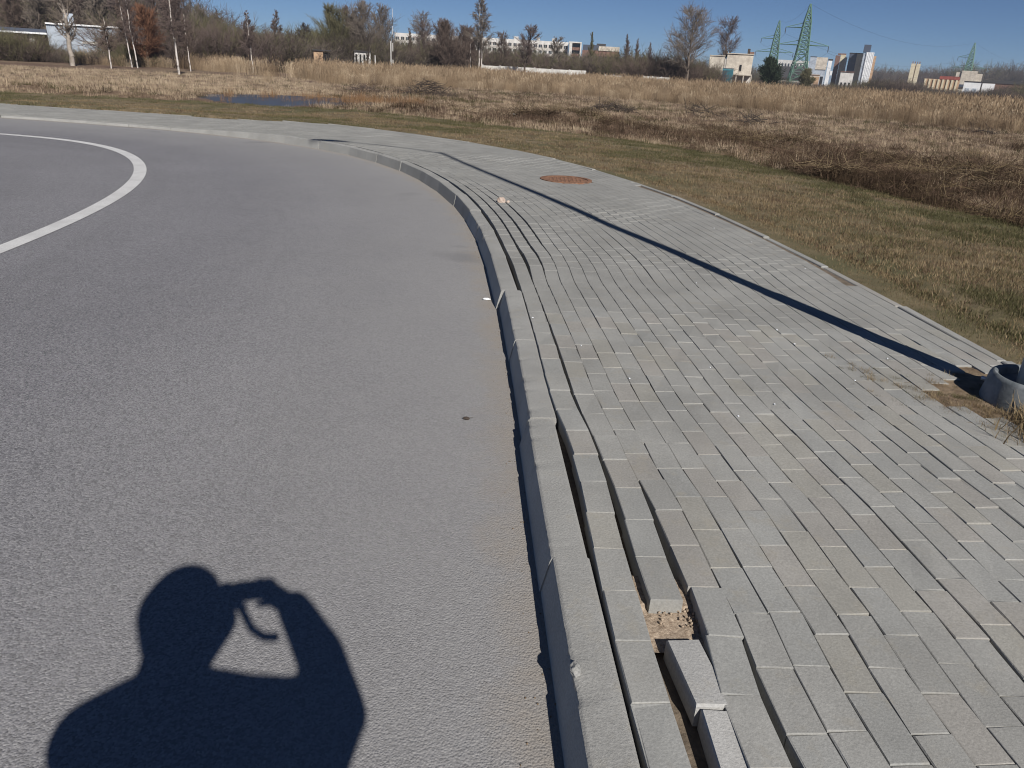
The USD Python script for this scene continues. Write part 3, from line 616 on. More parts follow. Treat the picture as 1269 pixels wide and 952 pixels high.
def grow(seed, H, r0, kind='round', base=(0, 0, 0), top=None, nb=26, dense=1.0, twig=0.017):
    """Limbs and twigs of a bare tree. Returns (trunk segments, crown segments)."""
    r = np.random.default_rng(seed)
    base = np.array(base, float); top = np.array(top, float) if top is not None else base + [0, 0, H]
    T, Cn = [], []
    n = 9; pts = [base + (top - base) * k / n + np.r_[r.normal(0, (.0045 if kind in ('birch', 'slim') else .010) * H, 2) * (0 < k), 0] for k in range(n + 1)]
    rad = lambda f: r0 * (1 - f) ** 0.8 + twig
    for k in range(n): T.append((pts[k], pts[k + 1], rad(k / n), rad((k + 1) / n)))
    at = lambda f: pts[min(int(f * n), n - 1)] + (pts[min(int(f * n), n - 1) + 1] - pts[min(int(f * n), n - 1)]) * (f * n - min(int(f * n), n - 1))
    f0, ang, ln, droop = {'round': (.25, .75, .40, .10), 'birch': (.28, .50, .24, -.35), 'slim': (.15, .32, .20, .25), 'bush': (.03, .55, .55, .15), 'spread': (.22, .9, .46, .12)}[kind]
    for b in range(int(nb * dense)):
        f = f0 + (1 - f0) * (b + r.random()) / (nb * dense); th = r.random() * 6.283
        l = H * ln * r.uniform(.7, 1.15) * {'round': (1.05 - f) ** .45 * min(1, .4 + 1.8 * (f - f0)), 'birch': (1.04 - f) ** .7, 'slim': (1.05 - f) ** .6, 'bush': (1.02 - f) ** .5, 'spread': (1.05 - f) ** .4}[kind]
        a = ang * r.uniform(.75, 1.25); dr = np.array([math.sin(a) * math.cos(th), math.sin(a) * math.sin(th), math.cos(a)])
        p = at(f); rb = max(rad(f) * .45, twig * 1.3)
        bp = [p]
        for k in range(4):
            dr = nrm(dr + [r.normal(0, .12), r.normal(0, .12), droop * (.5 if k < 2 else 1) * .5]); bp.append(bp[-1] + dr * l / 4)
            (T if rb > .05 and k < 2 else Cn).append((bp[-2], bp[-1], rb * (1 - k / 4.5), rb * (1 - (k + 1) / 4.5)))
        for s in range(int(9 * dense)):
            g = r.uniform(.2, 1.0); q = bp[min(int(g * 4), 3)] + (bp[min(int(g * 4), 3) + 1] - bp[min(int(g * 4), 3)]) * (g * 4 % 1)
            d2 = nrm(dr + r.normal(0, .55, 3) + [0, 0, droop * .6]); l2 = l * r.uniform(.22, .5)
            e = q + d2 * l2; m = (q + e) / 2 + r.normal(0, .05 * l2, 3)
            Cn.append((q, m, max(twig * 1.2, rb * .3), twig)); Cn.append((m, e, twig, twig * .6))
            for w in range(7):
                h = r.uniform(.25, 1.0); q3 = q + (e - q) * h; d3 = nrm(d2 + r.normal(0, .6, 3) + [0, 0, droop * 1.1]); l3 = l2 * r.uniform(.25, .6)
                Cn.append((q3, q3 + d3 * l3, twig * .75, twig * .35))
    return T, Cn
GZ = -0.5
def px_tree(name, label, base_px, top_px, dist, kind, r0, mt, mc, seed, group=None, **kw):
    b = far(*base_px, dist); t = far(*top_px, dist); b[2] = GZ - .05
    dx = t[:2] - b[:2]
    H = t[2] - b[2]
    T, Cn = grow(seed, H, r0, kind, (0, 0, 0), (dx[0] * .8, dx[1] * .8, H), **kw)
    o = thing(name, label, 'tree', b, group=group)
    obj('trunk', tubes(T, 6), mt, o, smooth=True); obj('crown', tubes(Cn, 3), mc, o)
    return o
TREES = [
 ('bare_tree', 'thick pale leaning trunk standing before the silver warehouse', (88, 69), (71, -25), 88, 'round', .24, M_BARKPALE, M_TWIGGREY, {}),
 ('birch_tree', 'short young birch before the right half of the silver warehouse', (137, 78), (128, 22), 84, 'birch', .075, M_BIRCH, M_TWIG, {}),
 ('birch_tree', 'slender birch just right of the silver warehouse, left one of two', (163, 78), (144, -8), 92, 'birch', .085, M_BIRCH, M_TWIG, {}),
 ('birch_tree', 'slender birch touching the rusty orange willow on its left side', (170, 79), (153, -8), 90, 'birch', .08, M_BIRCH, M_TWIGRED, {}),
 ('willow_tree', 'rusty orange bushy willow among the birches at left', (184, 82), (176, 14), 96, 'bush', .09, M_BARK, M_TWIGRUST, dict(nb=34, dense=1.25, twig=.02)),
 ('bare_tree', 'tall dark tree rising out of frame behind the largest birch', (203, 82), (188, -40), 104, 'round', .2, M_BARK, M_TWIGRED, dict(dense=1.2)),
 ('birch_tree', 'largest white birch at left with forked upper trunk', (222, 92), (204, -30), 74, 'birch', .11, M_BIRCH, M_TWIGRED, dict(nb=34)),
 ('birch_tree', 'thin white birch just right of the largest birch', (236, 85), (227, 18), 86, 'birch', .06, M_BIRCH, M_TWIG, {}),
 ('bare_tree', 'narrow dark tree top above the brown thicket left of the lone birch', (275, 78), (268, 12), 125, 'slim', .14, M_BARK, M_TWIG, dict(dense=1.1)),
 ('bare_tree', 'low broad bare tree between the largest birch and the lone birch', (252, 80), (247, 12), 120, 'round', .14, M_BARK, M_TWIGGREY, {}),
 ('birch_tree', 'lone white birch with a tuft of crown over the brown thicket', (313, 78), (304, 14), 92, 'birch', .075, M_BIRCH, M_TWIGRED, dict(dense=1.2)),
 ('birch_tree', 'birch with square dark crown against the blue sky', (343, 72), (342, 13), 110, 'birch', .1, M_BIRCH, M_TWIGRED, dict(nb=30, dense=1.3)),
 ('bare_tree', 'small bare tree at the left end of the dark grove', (378, 80), (376, 34), 120, 'round', .1, M_BARK, M_TWIGDARK, dict(dense=1.2)),
 ('bare_tree', 'bare tree with upright fan of limbs on the left of the dark grove', (412, 80), (410, 14), 122, 'bush', .14, M_BARK, M_TWIGGREEN, dict(nb=32, dense=1.3, twig=.018)),
 ('bare_tree', 'brownish bare tree in the middle of the dark grove', (433, 80), (431, 17), 124, 'bush', .14, M_BARK, M_TWIG, dict(nb=32, dense=1.3, twig=.018)),
 ('bare_tree', 'tallest grey bare tree of the dark grove', (451, 82), (449, 9), 122, 'bush', .16, M_BARK, M_TWIGGREY, dict(nb=34, dense=1.2, twig=.018)),
 ('bare_tree', 'grey bare tree at the right end of the dark grove beside the mast', (470, 82), (471, 16), 125, 'bush', .13, M_BARK, M_TWIGGREY, dict(nb=30, dense=1.2)),
 ('dark_leaning_tree', 'black leaning trunk before the small white shed', (452, 82), (461, 55), 105, 'slim', .16, M_TWIGDARK, M_TWIGDARK, dict(nb=10)),
 ('bare_tree', 'grey round tree top showing above the long apartment block', (524, 84), (524, 20), 180, 'round', .2, M_BARK, M_TWIGGREY, dict(dense=1.2)),
 ('bushy_tree', 'dense dark tree covering the middle of the apartment block', (553, 88), (552, 32), 130, 'bush', .18, M_BARK, M_TWIG, dict(nb=44, dense=1.3, twig=.022)),
 ('bare_tree', 'brown bare tree between the dense dark tree and the tall birch', (577, 88), (576, 38), 132, 'bush', .13, M_BARK, M_TWIG, dict(nb=34, dense=1.3, twig=.02)),
 ('birch_tree', 'tall twin-stemmed birch, left stem, before the apartment block', (593, 90), (595, -12), 112, 'birch', .11, M_BIRCH, M_TWIGGREY, dict(nb=30)),
 ('birch_tree', 'tall twin-stemmed birch, right stem, before the apartment block', (597, 90), (599, -6), 113, 'birch', .1, M_BIRCH, M_TWIGGREY, dict(nb=30)),
 ('birch_tree', 'young birch left of the tall twin-stemmed birch', (584, 90), (582, 46), 112, 'birch', .055, M_BIRCH, M_TWIG, {}),
 ('bent_tree', 'dark bent tree with round reddish crown before the apartment block', (647, 94), (662, 36), 118, 'round', .17, M_TWIGDARK, M_TWIGRED, dict(dense=1.2)),
 ('bare_tree', 'thin pointed tree right of the apartment block', (732, 96), (733, 41), 140, 'slim', .13, M_BARK, M_TWIGGREEN, dict(nb=34, dense=1.2)),
 ('bare_tree', 'slim upright tree, left one of the row behind the far concrete fence', (775, 98), (777, 44), 135, 'slim', .12, M_BARK, M_TWIGRED, dict(nb=32, dense=1.2)),
 ('bare_tree', 'slim upright tree, middle of the row behind the far concrete fence', (787, 98), (790, 50), 138, 'slim', .11, M_BARKPALE, M_TWIG, dict(nb=30, dense=1.2)),
 ('bare_tree', 'slim upright tree, right one of the row behind the far concrete fence', (803, 99), (806, 54), 136, 'slim', .11, M_BARK, M_TWIGRED, dict(nb=30, dense=1.2)),
 ('bare_tree', 'large grey bare tree with round spreading crown left of the ruined house', (851, 100), (860, 18), 128, 'spread', .2, M_BARK, M_TWIGGREY, dict(nb=36, dense=1.2)),
 ('bare_tree', 'dark oval tree rising just behind the ruined house', (896, 100), (903, 28), 175, 'round', .2, M_BARK, M_TWIGRED, dict(nb=30, dense=1.2)),
 ('bushy_tree', 'dark evergreen bush at the foot of the far green pylon', (953, 108), (954, 76), 170, 'bush', .1, M_BARK, M_NEEDLE, dict(nb=44, dense=1.5, twig=.05)),
 ('bushy_tree', 'olive bush at the foot of the nearest green pylon', (997, 112), (999, 88), 190, 'bush', .1, M_BARK, M_TWIGGREEN, dict(nb=40, dense=1.4, twig=.045)),
]
TREES += [
 ('bare_tree', 'thin bare tree in front of the left quarter of the apartment block', (508, 88), (507, 36), 136, 'slim', .09, M_BARKPALE, M_TWIG, dict(nb=30, dense=1.1)),
 ('bare_tree', 'thin bare tree right of the first thin one before the apartment block', (527, 88), (527, 33), 138, 'round', .1, M_BARK, M_TWIGRED, dict(nb=28)),
 ('bare_tree', 'slight bare tree in front of the right half of the apartment block', (622, 92), (622, 44), 136, 'round', .1, M_BARK, M_TWIG, dict(nb=28)),
 ('bare_tree', 'slight bare tree just left of the balconied end wing', (690, 94), (691, 50), 134, 'round', .1, M_BARK, M_TWIGGREY, dict(nb=28)),
 ('bare_tree', 'purplish bare tree behind the left end of the silver warehouse', (52, 62), (44, -30), 128, 'round', .2, M_BARK, M_TWIGGREY, dict(nb=34, dense=1.3, twig=.024)),
 ('bare_tree', 'purplish bare tree behind the middle of the silver warehouse', (95, 64), (86, -26), 132, 'round', .2, M_BARK, M_TWIGRED, dict(nb=34, dense=1.3, twig=.024)),
 ('bare_tree', 'grey bare tree behind the right end of the silver warehouse', (128, 66), (117, -18), 128, 'round', .2, M_BARK, M_TWIGGREY, dict(nb=34, dense=1.3, twig=.024)),
 ('bare_tree', 'brown bare tree over the flat-roofed building at the left edge', (22, 60), (12, -6), 135, 'round', .2, M_BARK, M_TWIG, dict(nb=34, dense=1.3, twig=.024)),
 ('bare_tree', 'second dark tree rising out of frame right beside the largest birch', (214, 82), (201, -36), 108, 'round', .18, M_BARK, M_TWIGRED, dict(nb=34, dense=1.3, twig=.024)),
 ('bare_tree', 'dark bare tree between the slender birches and the rusty willow', (158, 78), (146, -4), 125, 'round', .18, M_BARK, M_TWIGRED, dict(nb=32, dense=1.2, twig=.022)),
]
for k, (nm, lb, bp, tp, dist, kind, r0, mt, mc, kw) in enumerate(TREES):
    px_tree(nm, lb, bp, tp, dist, kind, r0 * (.72 if kind == 'birch' else 1), mt, mc, 100 + k, **{**kw, 'dense': kw.get('dense', 1.0) * 1.45})

def shrub(seed, H, W, n, twig):
    r = np.random.default_rng(seed); S = []
    for k in range(n):
        p = np.array([r.normal(0, W * .3), r.normal(0, W * .3), -.1]); d = nrm(np.array([p[0] * .5 + r.normal(0, .25), p[1] * .5 + r.normal(0, .25), 1.0])); l = H * r.uniform(.5, 1.05)
        m = p + d * l * .5; e = m + nrm(d + r.normal(0, .18, 3)) * l * .5
        S += [(p, m, twig * 1.6, twig * 1.1), (m, e, twig * 1.1, twig * .4)]
        for j in range(11):
            f = r.uniform(.2, 1); q = p + (m - p) * f * 2 if f < .5 else m + (e - m) * (f * 2 - 1)
            d2 = nrm(d + r.normal(0, .55, 3)); l2 = l * r.uniform(.12, .32); S.append((q, q + d2 * l2, twig * .8, twig * .3))
            for w in range(2): S.append((q + d2 * l2 * .5, q + d2 * l2 * .5 + nrm(d2 + r.normal(0, .6, 3)) * l2 * .6, twig * .6, twig * .3))
    return tubes(S, 3)
SH = [(shrub(1, 4.0, 3.0, 60, .016), M_TWIG), (shrub(2, 3.6, 3.2, 60, .016), M_TWIGRED), (shrub(3, 4.2, 3.0, 56, .016), M_TWIGGREEN), (shrub(4, 3.6, 3.4, 60, .018), M_TWIGDARK), (shrub(5, 3.8, 3.0, 60, .016), M_TWIGGREY)]
def thicket(name, label, pxs, dist, depth, n, hs, seed, probs, cat='thicket'):
    """A mass of bare shrubs between pixel columns; hs: (column, height) profile."""
    r = np.random.default_rng(seed); pos, sc = [], []
    hx, hy = zip(*hs)
    for k in range(n):
        u = r.uniform(*pxs); D = dist + r.uniform(0, depth); p = far(u, 90, D); h = np.interp(u, hx, hy) * r.uniform(.6, 1.1)
        pos.append((p[0], p[1], GZ)); sc.append((h / 3.8) * np.array([r.uniform(.9, 1.4) if h < 6 else 1.0, 1.0, 1.0]))
    instancer(name, SH, pos, r.random(n) * 6.28, np.array(sc), r.choice(len(SH), n, p=probs), label, cat)
thicket('thicket', 'brown bare thicket behind the birches at left', (165, 390), 100, 40, 300, [(165, 4.4), (200, 5.5), (260, 5.2), (300, 4.6), (380, 4.4)], 1, [.3, .25, .2, .15, .1])
thicket('thicket', 'low scrub in front of the silver warehouse and the flat-roofed building', (-40, 170), 97, 9, 120, [(-40, 2.6), (30, 3.0), (60, 1.6), (110, 1.2), (150, 1.5), (170, 2.8)], 2, [.3, .1, .3, .2, .1])
thicket('thicket', 'dark dense thicket filling the grove left of the mast', (370, 485), 118, 25, 150, [(370, 4.0), (410, 6.0), (450, 5.2), (485, 4.2)], 3, [.2, .05, .3, .4, .05])
thicket('thicket', 'bare scrub hiding the lower floors of the apartment block', (485, 740), 134, 26, 300, [(485, 4.8), (560, 5.2), (600, 4.2), (660, 4.9), (700, 4.0), (740, 4.6)], 4, [.3, .15, .15, .25, .15])
thicket('thicket', 'dark brown thicket between the pointed tree and the ruined house', (725, 885), 132, 26, 180, [(725, 4.4), (800, 5.2), (850, 4.6), (885, 3.8)], 5, [.3, .15, .2, .3, .05])
thicket('thicket', 'low dark scrub along the foot of the silos and the red-roofed sheds', (940, 1330), 200, 60, 420, [(940, 3.0), (1000, 2.0), (1065, 2.2), (1085, 3.6), (1135, 3.8), (1150, 2.2), (1235, 2.4), (1245, 3.6), (1330, 4.2)], 6, [.3, .1, .15, .4, .05])
# far woods
def woods(name, label, pxs, dist, depth, n, hs, seed):
    r = np.random.default_rng(seed); hx, hy = zip(*hs); pos, sc = [], []
    for k in range(n):
        u = r.uniform(*pxs); D = dist + r.uniform(0, depth); p = far(u, 60, D); h = np.interp(u, hx, hy) * r.uniform(.7, 1.1)
        pos.append((p[0], p[1], GZ)); sc.append([h / 5.2 * .9, h / 5.2 * .9, h / 5.2])
    instancer(name, SH, pos, r.random(n) * 6.28, np.array(sc), r.choice(5, n, p=[.25, .15, .15, .3, .15]), label, 'wood')
woods('distant_wood', 'distant dark wood along the horizon at the right', (1070, 1420), 620, 120, 260, [(1070, 19), (1150, 20), (1230, 26), (1420, 30)], 1)
woods('distant_wood', 'distant wood along the horizon behind the apartment block', (360, 1010), 560, 120, 330, [(360, 17), (640, 19), (760, 17), (1010, 14)], 2)
woods('distant_wood', 'bare wood rising behind the silver warehouse at the left edge', (-160, 260), 150, 60, 170, [(-160, 14), (0, 12), (30, 16), (130, 18), (200, 16), (260, 12)], 3)

# ------------------------------------------------------------------ buildings
M_PLASTER = rough('white_panel', (0.46, 0.45, 0.43), (0.64, 0.63, 0.61), 0.6)
M_PLASTERGREY = rough('grey_panel', (0.40, 0.38, 0.35), (0.56, 0.53, 0.49), 0.5)
M_BEIGE = rough('worn_beige_render', (0.38, 0.34, 0.29), (0.60, 0.55, 0.47), 0.9, bump=.02)
M_CREAM = rough('cream_render', (0.50, 0.44, 0.31), (0.64, 0.58, 0.43), 0.4)
M_BRICK = rough('brown_brick', (0.14, 0.08, 0.062), (0.22, 0.13, 0.10), 2.0)
M_BRICKPALE = rough('buff_brick', (0.33, 0.22, 0.14), (0.45, 0.31, 0.20), 1.0)
M_DARKBLUE = plain('dark_blue_grey_cladding', (0.055, 0.068, 0.10), 0.6)
M_STEEL = rough('silver_cladding', (0.27, 0.31, 0.37), (0.45, 0.50, 0.56), 0.5, roughness=.5)
M_WHITESTEEL = rough('white_cladding', (0.62, 0.64, 0.66), (0.82, 0.83, 0.84), 0.3, roughness=.5)
M_GLASS = plain('dark_window', (0.03, 0.036, 0.045), 0.15, spec=.5)
M_ROOF = plain('bitumen_roof', (0.05, 0.048, 0.05), 0.9)
M_REDROOF = rough('red_roof', (0.20, 0.055, 0.045), (0.30, 0.09, 0.07), 1.0)
M_CONC = rough('fence_concrete', (0.42, 0.41, 0.39), (0.62, 0.61, 0.58), 0.8, bump=.01)
M_TEAL = plain('teal_paint', (0.05, 0.20, 0.24), 0.5)
M_TEALDARK = plain('dark_teal_paint', (0.025, 0.07, 0.11), 0.5)
M_BLACK = plain('black_opening', (0.012, 0.012, 0.014), 0.9)

def frame_at(px0, px1, pytop, dist, yaw=0.0, base=GZ):
    """Where a building stands whose front spans two pixel columns with its top on a pixel row: origin (middle of the front's foot), yaw, width, height."""
    pm = (px0 + px1) / 2
    p0, p1, t = far(px0, pytop, dist), far(px1, pytop, dist), far(pm, pytop, dist)
    o = np.array([t[0], t[1], base]); v = nrm(np.r_[t[:2], 0])
    w = np.linalg.norm(p1[:2] - p0[:2]); face = math.atan2(v[1], v[0]) - math.pi / 2
    return o, math.degrees(face) + yaw, w / max(math.cos(math.radians(yaw)), .3), t[2] - base
# in a building's own frame: x along the front, y to the back, z up; the front faces -y
def bld(name, label, px0, px1, pytop, dist, cat='building', yaw=0.0, **kw):
    o, a_, w, h = frame_at(px0, px1, pytop, dist, yaw)
    return thing(name, label, cat, o, a_, **kw), w, h
def facade(t, w, h, dep, floors, bays, mw, mp=None, mg=M_GLASS, win=(.62, .52), base=0.6, first=0, roof=M_ROOF, balc=None):
    """A block with real openings: panes at the wall's core, piers and spandrel bands standing proud of them, parapet and roof."""
    obj('wall', cat_([box(0, dep / 2 + .3, h / 2 - .15, w - .1, dep - .6, h - .3)] + [box(sx * (w / 2 - .15), dep / 2, h / 2, .3, dep, h) for sx in (-1, 1)] + [box(0, dep - .15, h / 2, w - .62, .3, h)]), mw, t)
    fh = (h - base - .8) / floors; ww, wh = w / bays * win[0], fh * win[1]
    zs = [base + fh * (k + .5) for k in range(floors)]
    lo = 0.0
    for k in range(floors):
        obj('spandrel', box(0, .15, (lo + zs[k] - wh / 2) / 2, w - .61, .3, zs[k] - wh / 2 - lo), mp or mw, t); lo = zs[k] + wh / 2
    obj('parapet', box(0, .15, (lo + h) / 2, w - .61, .3, h - lo), mw, t)
    bw = w / bays
    for k in range(floors):
        piers = []
        for b in range(bays + 1):
            x0 = -w / 2 + b * bw - (bw - ww) / 2; x1 = x0 + bw - ww; x0, x1 = max(x0, -w / 2 + .31), min(x1, w / 2 - .31)
            if x1 - x0 > .05: piers.append(box((x0 + x1) / 2, .16, zs[k], x1 - x0, .28, wh))
        obj('pier_row', cat_(piers), mw if k % 2 else (mp or mw), t, kind='stuff')
        for b in range(bays):
            obj('window', cat_([box(-w / 2 + (b + .5) * bw, .27, zs[k], ww * .98, .04, wh * .98)]), mg, t)
            if k >= floors - 2 and bays < 40: obj('window_frame', cat_([box(-w / 2 + (b + .5) * bw, .235, zs[k], .09, .03, wh * .96)]), M_PLASTER, t)
    obj('roof', box(0, dep / 2, h - .28, w - .7, dep - .7, .06), roof, t)
t, w, h = bld('apartment_block', 'long pale five-storey apartment block with rows of dark windows', 489, 706, 46.5, 300, yaw=0)
facade(t, w, h, 12, 5, 34, M_PLASTER, M_PLASTERGREY)
for k, (x_, s_) in enumerate(((-.35, 1.5), (-.1, 1.2), (.2, 1.8), (.33, 1.2), (.42, 1.0))): obj('roof_vent', box(w * x_, 6, h + .5, s_, s_, 1.3), M_PLASTER, t)
t, w, h = bld('apartment_wing', 'end wing of the apartment block with reddish brown balconies between white walls', 705, 721, 53.5, 298)
obj('wall', box(0, 6, h / 2, w - .02, 11, h), M_PLASTER, t)
obj('side_wall', box(-w / 2 + .75, -.45, h * .5, 1.0, 1.88, h), M_PLASTER, t); obj('side_wall', box(w / 2 - .25, -.45, h * .5, .45, 1.88, h), M_PLASTER, t)
for k in range(5): obj('balcony', cat_([box(.25, -.65, h * (k + .22) / 5.1, w - 1.75, 1.2, h / 5.1 * .45)]), M_BRICK, t); obj('balcony_opening', box(.25, .46, h * (k + .72) / 5.1, w - 1.75, .06, h / 5.1 * .5), M_GLASS, t)
obj('parapet', box(0, -.3, h + .2, w, 2.2, .4), M_PLASTER, t)
t, w, h = bld('brick_building', 'brown building with pale top band right of the apartment block', 722, 768, 57.5, 255)
obj('wall', box(0, 6, h * .43, w, 12, h * .86), M_BRICK, t); obj('top_band', box(w * .22, 5.9, h * .93, w * .56, 12.3, h * .14), M_BEIGE, t); obj('roof_block', box(-w * .28, 6, h * .93, w * .42, 11, h * .2), M_DARKBLUE, t)
obj('plant_room', box(w * .0, 6, h * 1.04, w * .25, 5, h * .10), M_ROOF, t)
for k in range(7): obj('window', box(-w / 2 + w * (k + .5) / 7, -.03, h * .62, w / 7 * .6, .08, h * .13), M_GLASS, t)
obj('dark_bay', box(w * .25, -.05, h * .34, w * .34, .12, h * .6), M_BLACK, t)

# concrete fences in panels
def panel_fence(name, label, px0, px1, dist, hh, m, n):
    p0, p1 = far(px0, 90, dist), far(px1, 90, dist); mid = (p0 + p1) / 2; L = np.linalg.norm((p1 - p0)[:2])
    t = thing(name, label, 'fence', (mid[0], mid[1], GZ), math.degrees(math.atan2(p1[1] - p0[1], p1[0] - p0[0])))
    r = np.random.default_rng(int(px0))
    for k in range(n):
        x_ = -L / 2 + L * (k + .5) / n; obj('panel', box(x_, 0, hh / 2 + r.normal(0, .02), L / n - .18, .12, hh), m, t); obj('post', box(x_ - L / n / 2, 0, hh / 2 + .05, .15, .16, hh + .12), m, t)
    return t
panel_fence('concrete_fence', 'pale concrete panel fence in front of the apartment block', 598, 727, 124, 1.95, M_CONC, 6)
panel_fence('concrete_fence', 'short white concrete fence before the brown building', 750, 772, 126, 1.5, M_PLASTER, 2)
panel_fence('concrete_fence', 'grey concrete fence at the foot of the slim upright trees', 798, 832, 127, 1.6, M_CONC, 3)
panel_fence('concrete_fence', 'low pale concrete fence left of the ruined house', 884, 897, 140, 1.3, M_CONC, 1)

# ruined house with a lean-to
t, w, h = bld('ruined_house', 'weathered beige house with an open lean-to in front and dark chimneys', 879, 935, 66, 150)
obj('wall', cat_([box(-w * .31, 3.5, h * .46, w * .34, 6, h * .90), box(w * .2, 4, h * .5, w * .58, 7, h * .98)]), M_BEIGE, t)
obj('gable_wall', box(-w * .02, 3.2, h * .44, w * .22, 5.2, h * .82), M_PLASTERGREY, t)
obj('roof', cat_([box(w * .2, 4, h * .995, w * .6, 7.4, .12), box(-w * .31, 3.5, h * .92, w * .36, 6.3, .12)]), M_BEIGE, t)
for k, (x_, zz) in enumerate(((-.16, .98), (-.12, .98), (.38, 1.06))): obj('chimney', box(w * x_, 3, h * zz, .45, .6, 1.1), M_TWIGDARK, t)
obj('brick_parapet', box(w * .45, 3.0, h * 1.02, w * .10, 3, .5), M_BRICK, t)
obj('lean_to_roof', box(w * .26, -1.2, h * .44, w * .5, 3.0, .14), M_BEIGE, t)
for x_ in (.02, .17, .33, .5): obj('post', box(w * x_, -2.5, h * .2, .16, .16, h * .44), M_BEIGE, t)
obj('lean_to_opening', box(w * .26, .45, h * .2, w * .46, .1, h * .34), M_PLASTERGREY, t)
obj('window', box(w * .24, .44, h * .62, .35, .12, h * .16), M_BLACK, t); obj('window', box(-w * .33, .44, h * .40, w * .22, .12, h * .13), M_BLACK, t)
obj('ledge', box(-w * .36, .2, h * .46, w * .36, .7, .2), M_PLASTERGREY, t)
t, w, h = bld('teal_container', 'teal container standing before the ruined house', 896, 909.5, 84.5, 141, 'container')
obj('body', box(0, 1.4, h * .6, w, 2.4, h * .72), M_TEAL, t); obj('roof', box(0, 1.4, h * .985, w + .1, 2.5, .08), M_TEALDARK, t); obj('side_door', box(-w * .28, .17, h * .6, w * .4, .08, h * .6), M_TEALDARK, t)
for k in range(6): obj('rib', box(-w * .02 + k * w * .09, .18, h * .6, .05, .05, h * .62), M_TEALDARK, t)
obj('skid', box(0, 1.4, h * .12, w * .9, 2.0, h * .24), M_ROOF, t)

# grain elevator and the works around it
t, w, h = bld('grain_silo', 'white ribbed silo, brightest and tallest tower of the works', 1071, 1087, 65, 430, 'silo')
obj('tower', box(0, 5, h / 2, w * .62, 9, h), M_WHITESTEEL, t); obj('grey_side', box(-w * .42, 5.2, h * .49, w * .22, 8.5, h * .97), M_STEEL, t); obj('brown_side', box(w * .42, 5.2, h * .46, w * .2, 8, h * .90), M_BRICKPALE, t)
obj('head_house', box(-w * .32, 5, h * 1.10, w * .56, 6, h * .2), M_DARKBLUE, t)
for k in range(5): obj('rib', box(-w * .25 + k * w * .125, .45, h / 2, .22, .2, h * .98), M_WHITESTEEL, t)
t, w, h = bld('grain_silo', 'cream tower with dark blue left face beside the white silo', 1053, 1070.5, 66.5, 440, 'silo')
obj('tower', box(w * .27, 5, h / 2, w * .46, 9, h), M_CREAM, t); obj('dark_face', box(-w * .23, 5, h * .495, w * .54, 9.2, h * .99), M_DARKBLUE, t); obj('roof', box(0, 5, h + .15, w * 1.03, 9.6, .3), M_ROOF, t)
t, w, h = bld('grain_silo', 'narrow cream tower with brown top left of the dark blue tower', 1036, 1051, 68, 450, 'silo')
obj('tower', box(w * .14, 5, h * .5, w * .44, 8, h), M_CREAM, t); obj('brown_side', box(-w * .3, 5, h * .49, w * .4, 8, h * .98), M_BRICK, t); obj('grey_side', box(w * .43, 5, h * .47, w * .12, 8, h * .93), M_PLASTERGREY, t)
obj('roof_rail', box(0, 5, h + .4, w * .7, .2, .8), M_BRICK, t)
t, w, h = bld('grey_works', 'bluish grey block with beige upper storey at the left end of the works', 1004.5, 1027, 71, 420, 'building')
obj('wall', box(-w * .32, 5, h / 2, w * .36, 10, h), M_STEEL, t); obj('beige_storey', box(w * .17, 5, h * .8, w * .62, 9.4, h * .4), M_BEIGE, t); obj('lower_wall', box(w * .17, 5.2, h * .3, w * .6, 9, h * .6), M_STEEL, t)
for x_ in (.05, .32): obj('gate', box(w * x_, .66, h * .22, w * .16, .1, h * .3), M_BLACK, t)
obj('roof', box(-w * .32, 5, h + .12, w * .38, 10.3, .24), M_ROOF, t)
t, w, h = bld('white_conveyor_tower', 'narrow white stepped tower between the grey block and the cream tower', 1025.5, 1033, 75, 400, 'tower')
obj('shaft', box(0, 2, h / 2, w * .62, 3, h), M_WHITESTEEL, t); obj('side_cabin', box(w * .42, 2, h * .55, w * .5, 3, h * .16), M_WHITESTEEL, t); obj('cap', box(0, 2, h + .3, w * .8, 3.3, .6), M_ROOF, t)
t, w, h = bld('white_shed', 'small white shed with three dark doors at the foot of the silos', 1042, 1058.5, 89.5, 340, 'building')
obj('wall', box(0, 3, h / 2, w, 6, h), M_PLASTER, t); obj('roof', box(0, 3, h + .12, w * 1.06, 6.6, .25), M_BRICK, t)
for x_ in (-.3, 0, .3): obj('door', box(w * x_, -.03, h * .22, w * .13, .1, h * .4), M_BLACK, t)
t, w, h = bld('sandy_shed', 'low sandy-coloured shed behind the nearest pylon', 992, 1016, 93, 300, 'building')
obj('wall', box(0, 3, h / 2, w, 6, h), M_BEIGE, t); obj('roof', box(0, 3, h + .1, w * 1.04, 6.5, .2), M_BRICKPALE, t); obj('brick_end', box(w * .36, -.05, h * .45, w * .27, .12, h * .88), M_BRICKPALE, t)
t, w, h = bld('dark_roofed_hall', 'long dark-roofed hall behind the green pylons', 957, 1003, 82, 330, 'building')
obj('wall', box(0, 9, h * .25, w, 16, h * .5), M_PLASTERGREY, t); obj('roof', trimesh.Trimesh([(-w / 2, 0, h * .45), (w / 2, 0, h * .45), (w / 2, 9, h), (-w / 2, 9, h), (w / 2, 18, h * .45), (-w / 2, 18, h * .45)], [(0, 1, 2), (0, 2, 3), (3, 2, 4), (3, 4, 5), (0, 3, 5), (1, 4, 2), (0, 5, 4), (0, 4, 1)]), M_ROOF, t)
t, w, h = bld('white_terrace', 'white row of flats far off between the two near pylons', 950, 1003, 74.5, 640, 'building')
obj('wall', box(0, 6, h / 2, w, 12, h), M_PLASTER, t)
for k in range(14): obj('window', box(-w / 2 + w * (k + .5) / 14, -.1, h * .8, w / 14 * .5, .3, h * .12), M_GLASS, t)
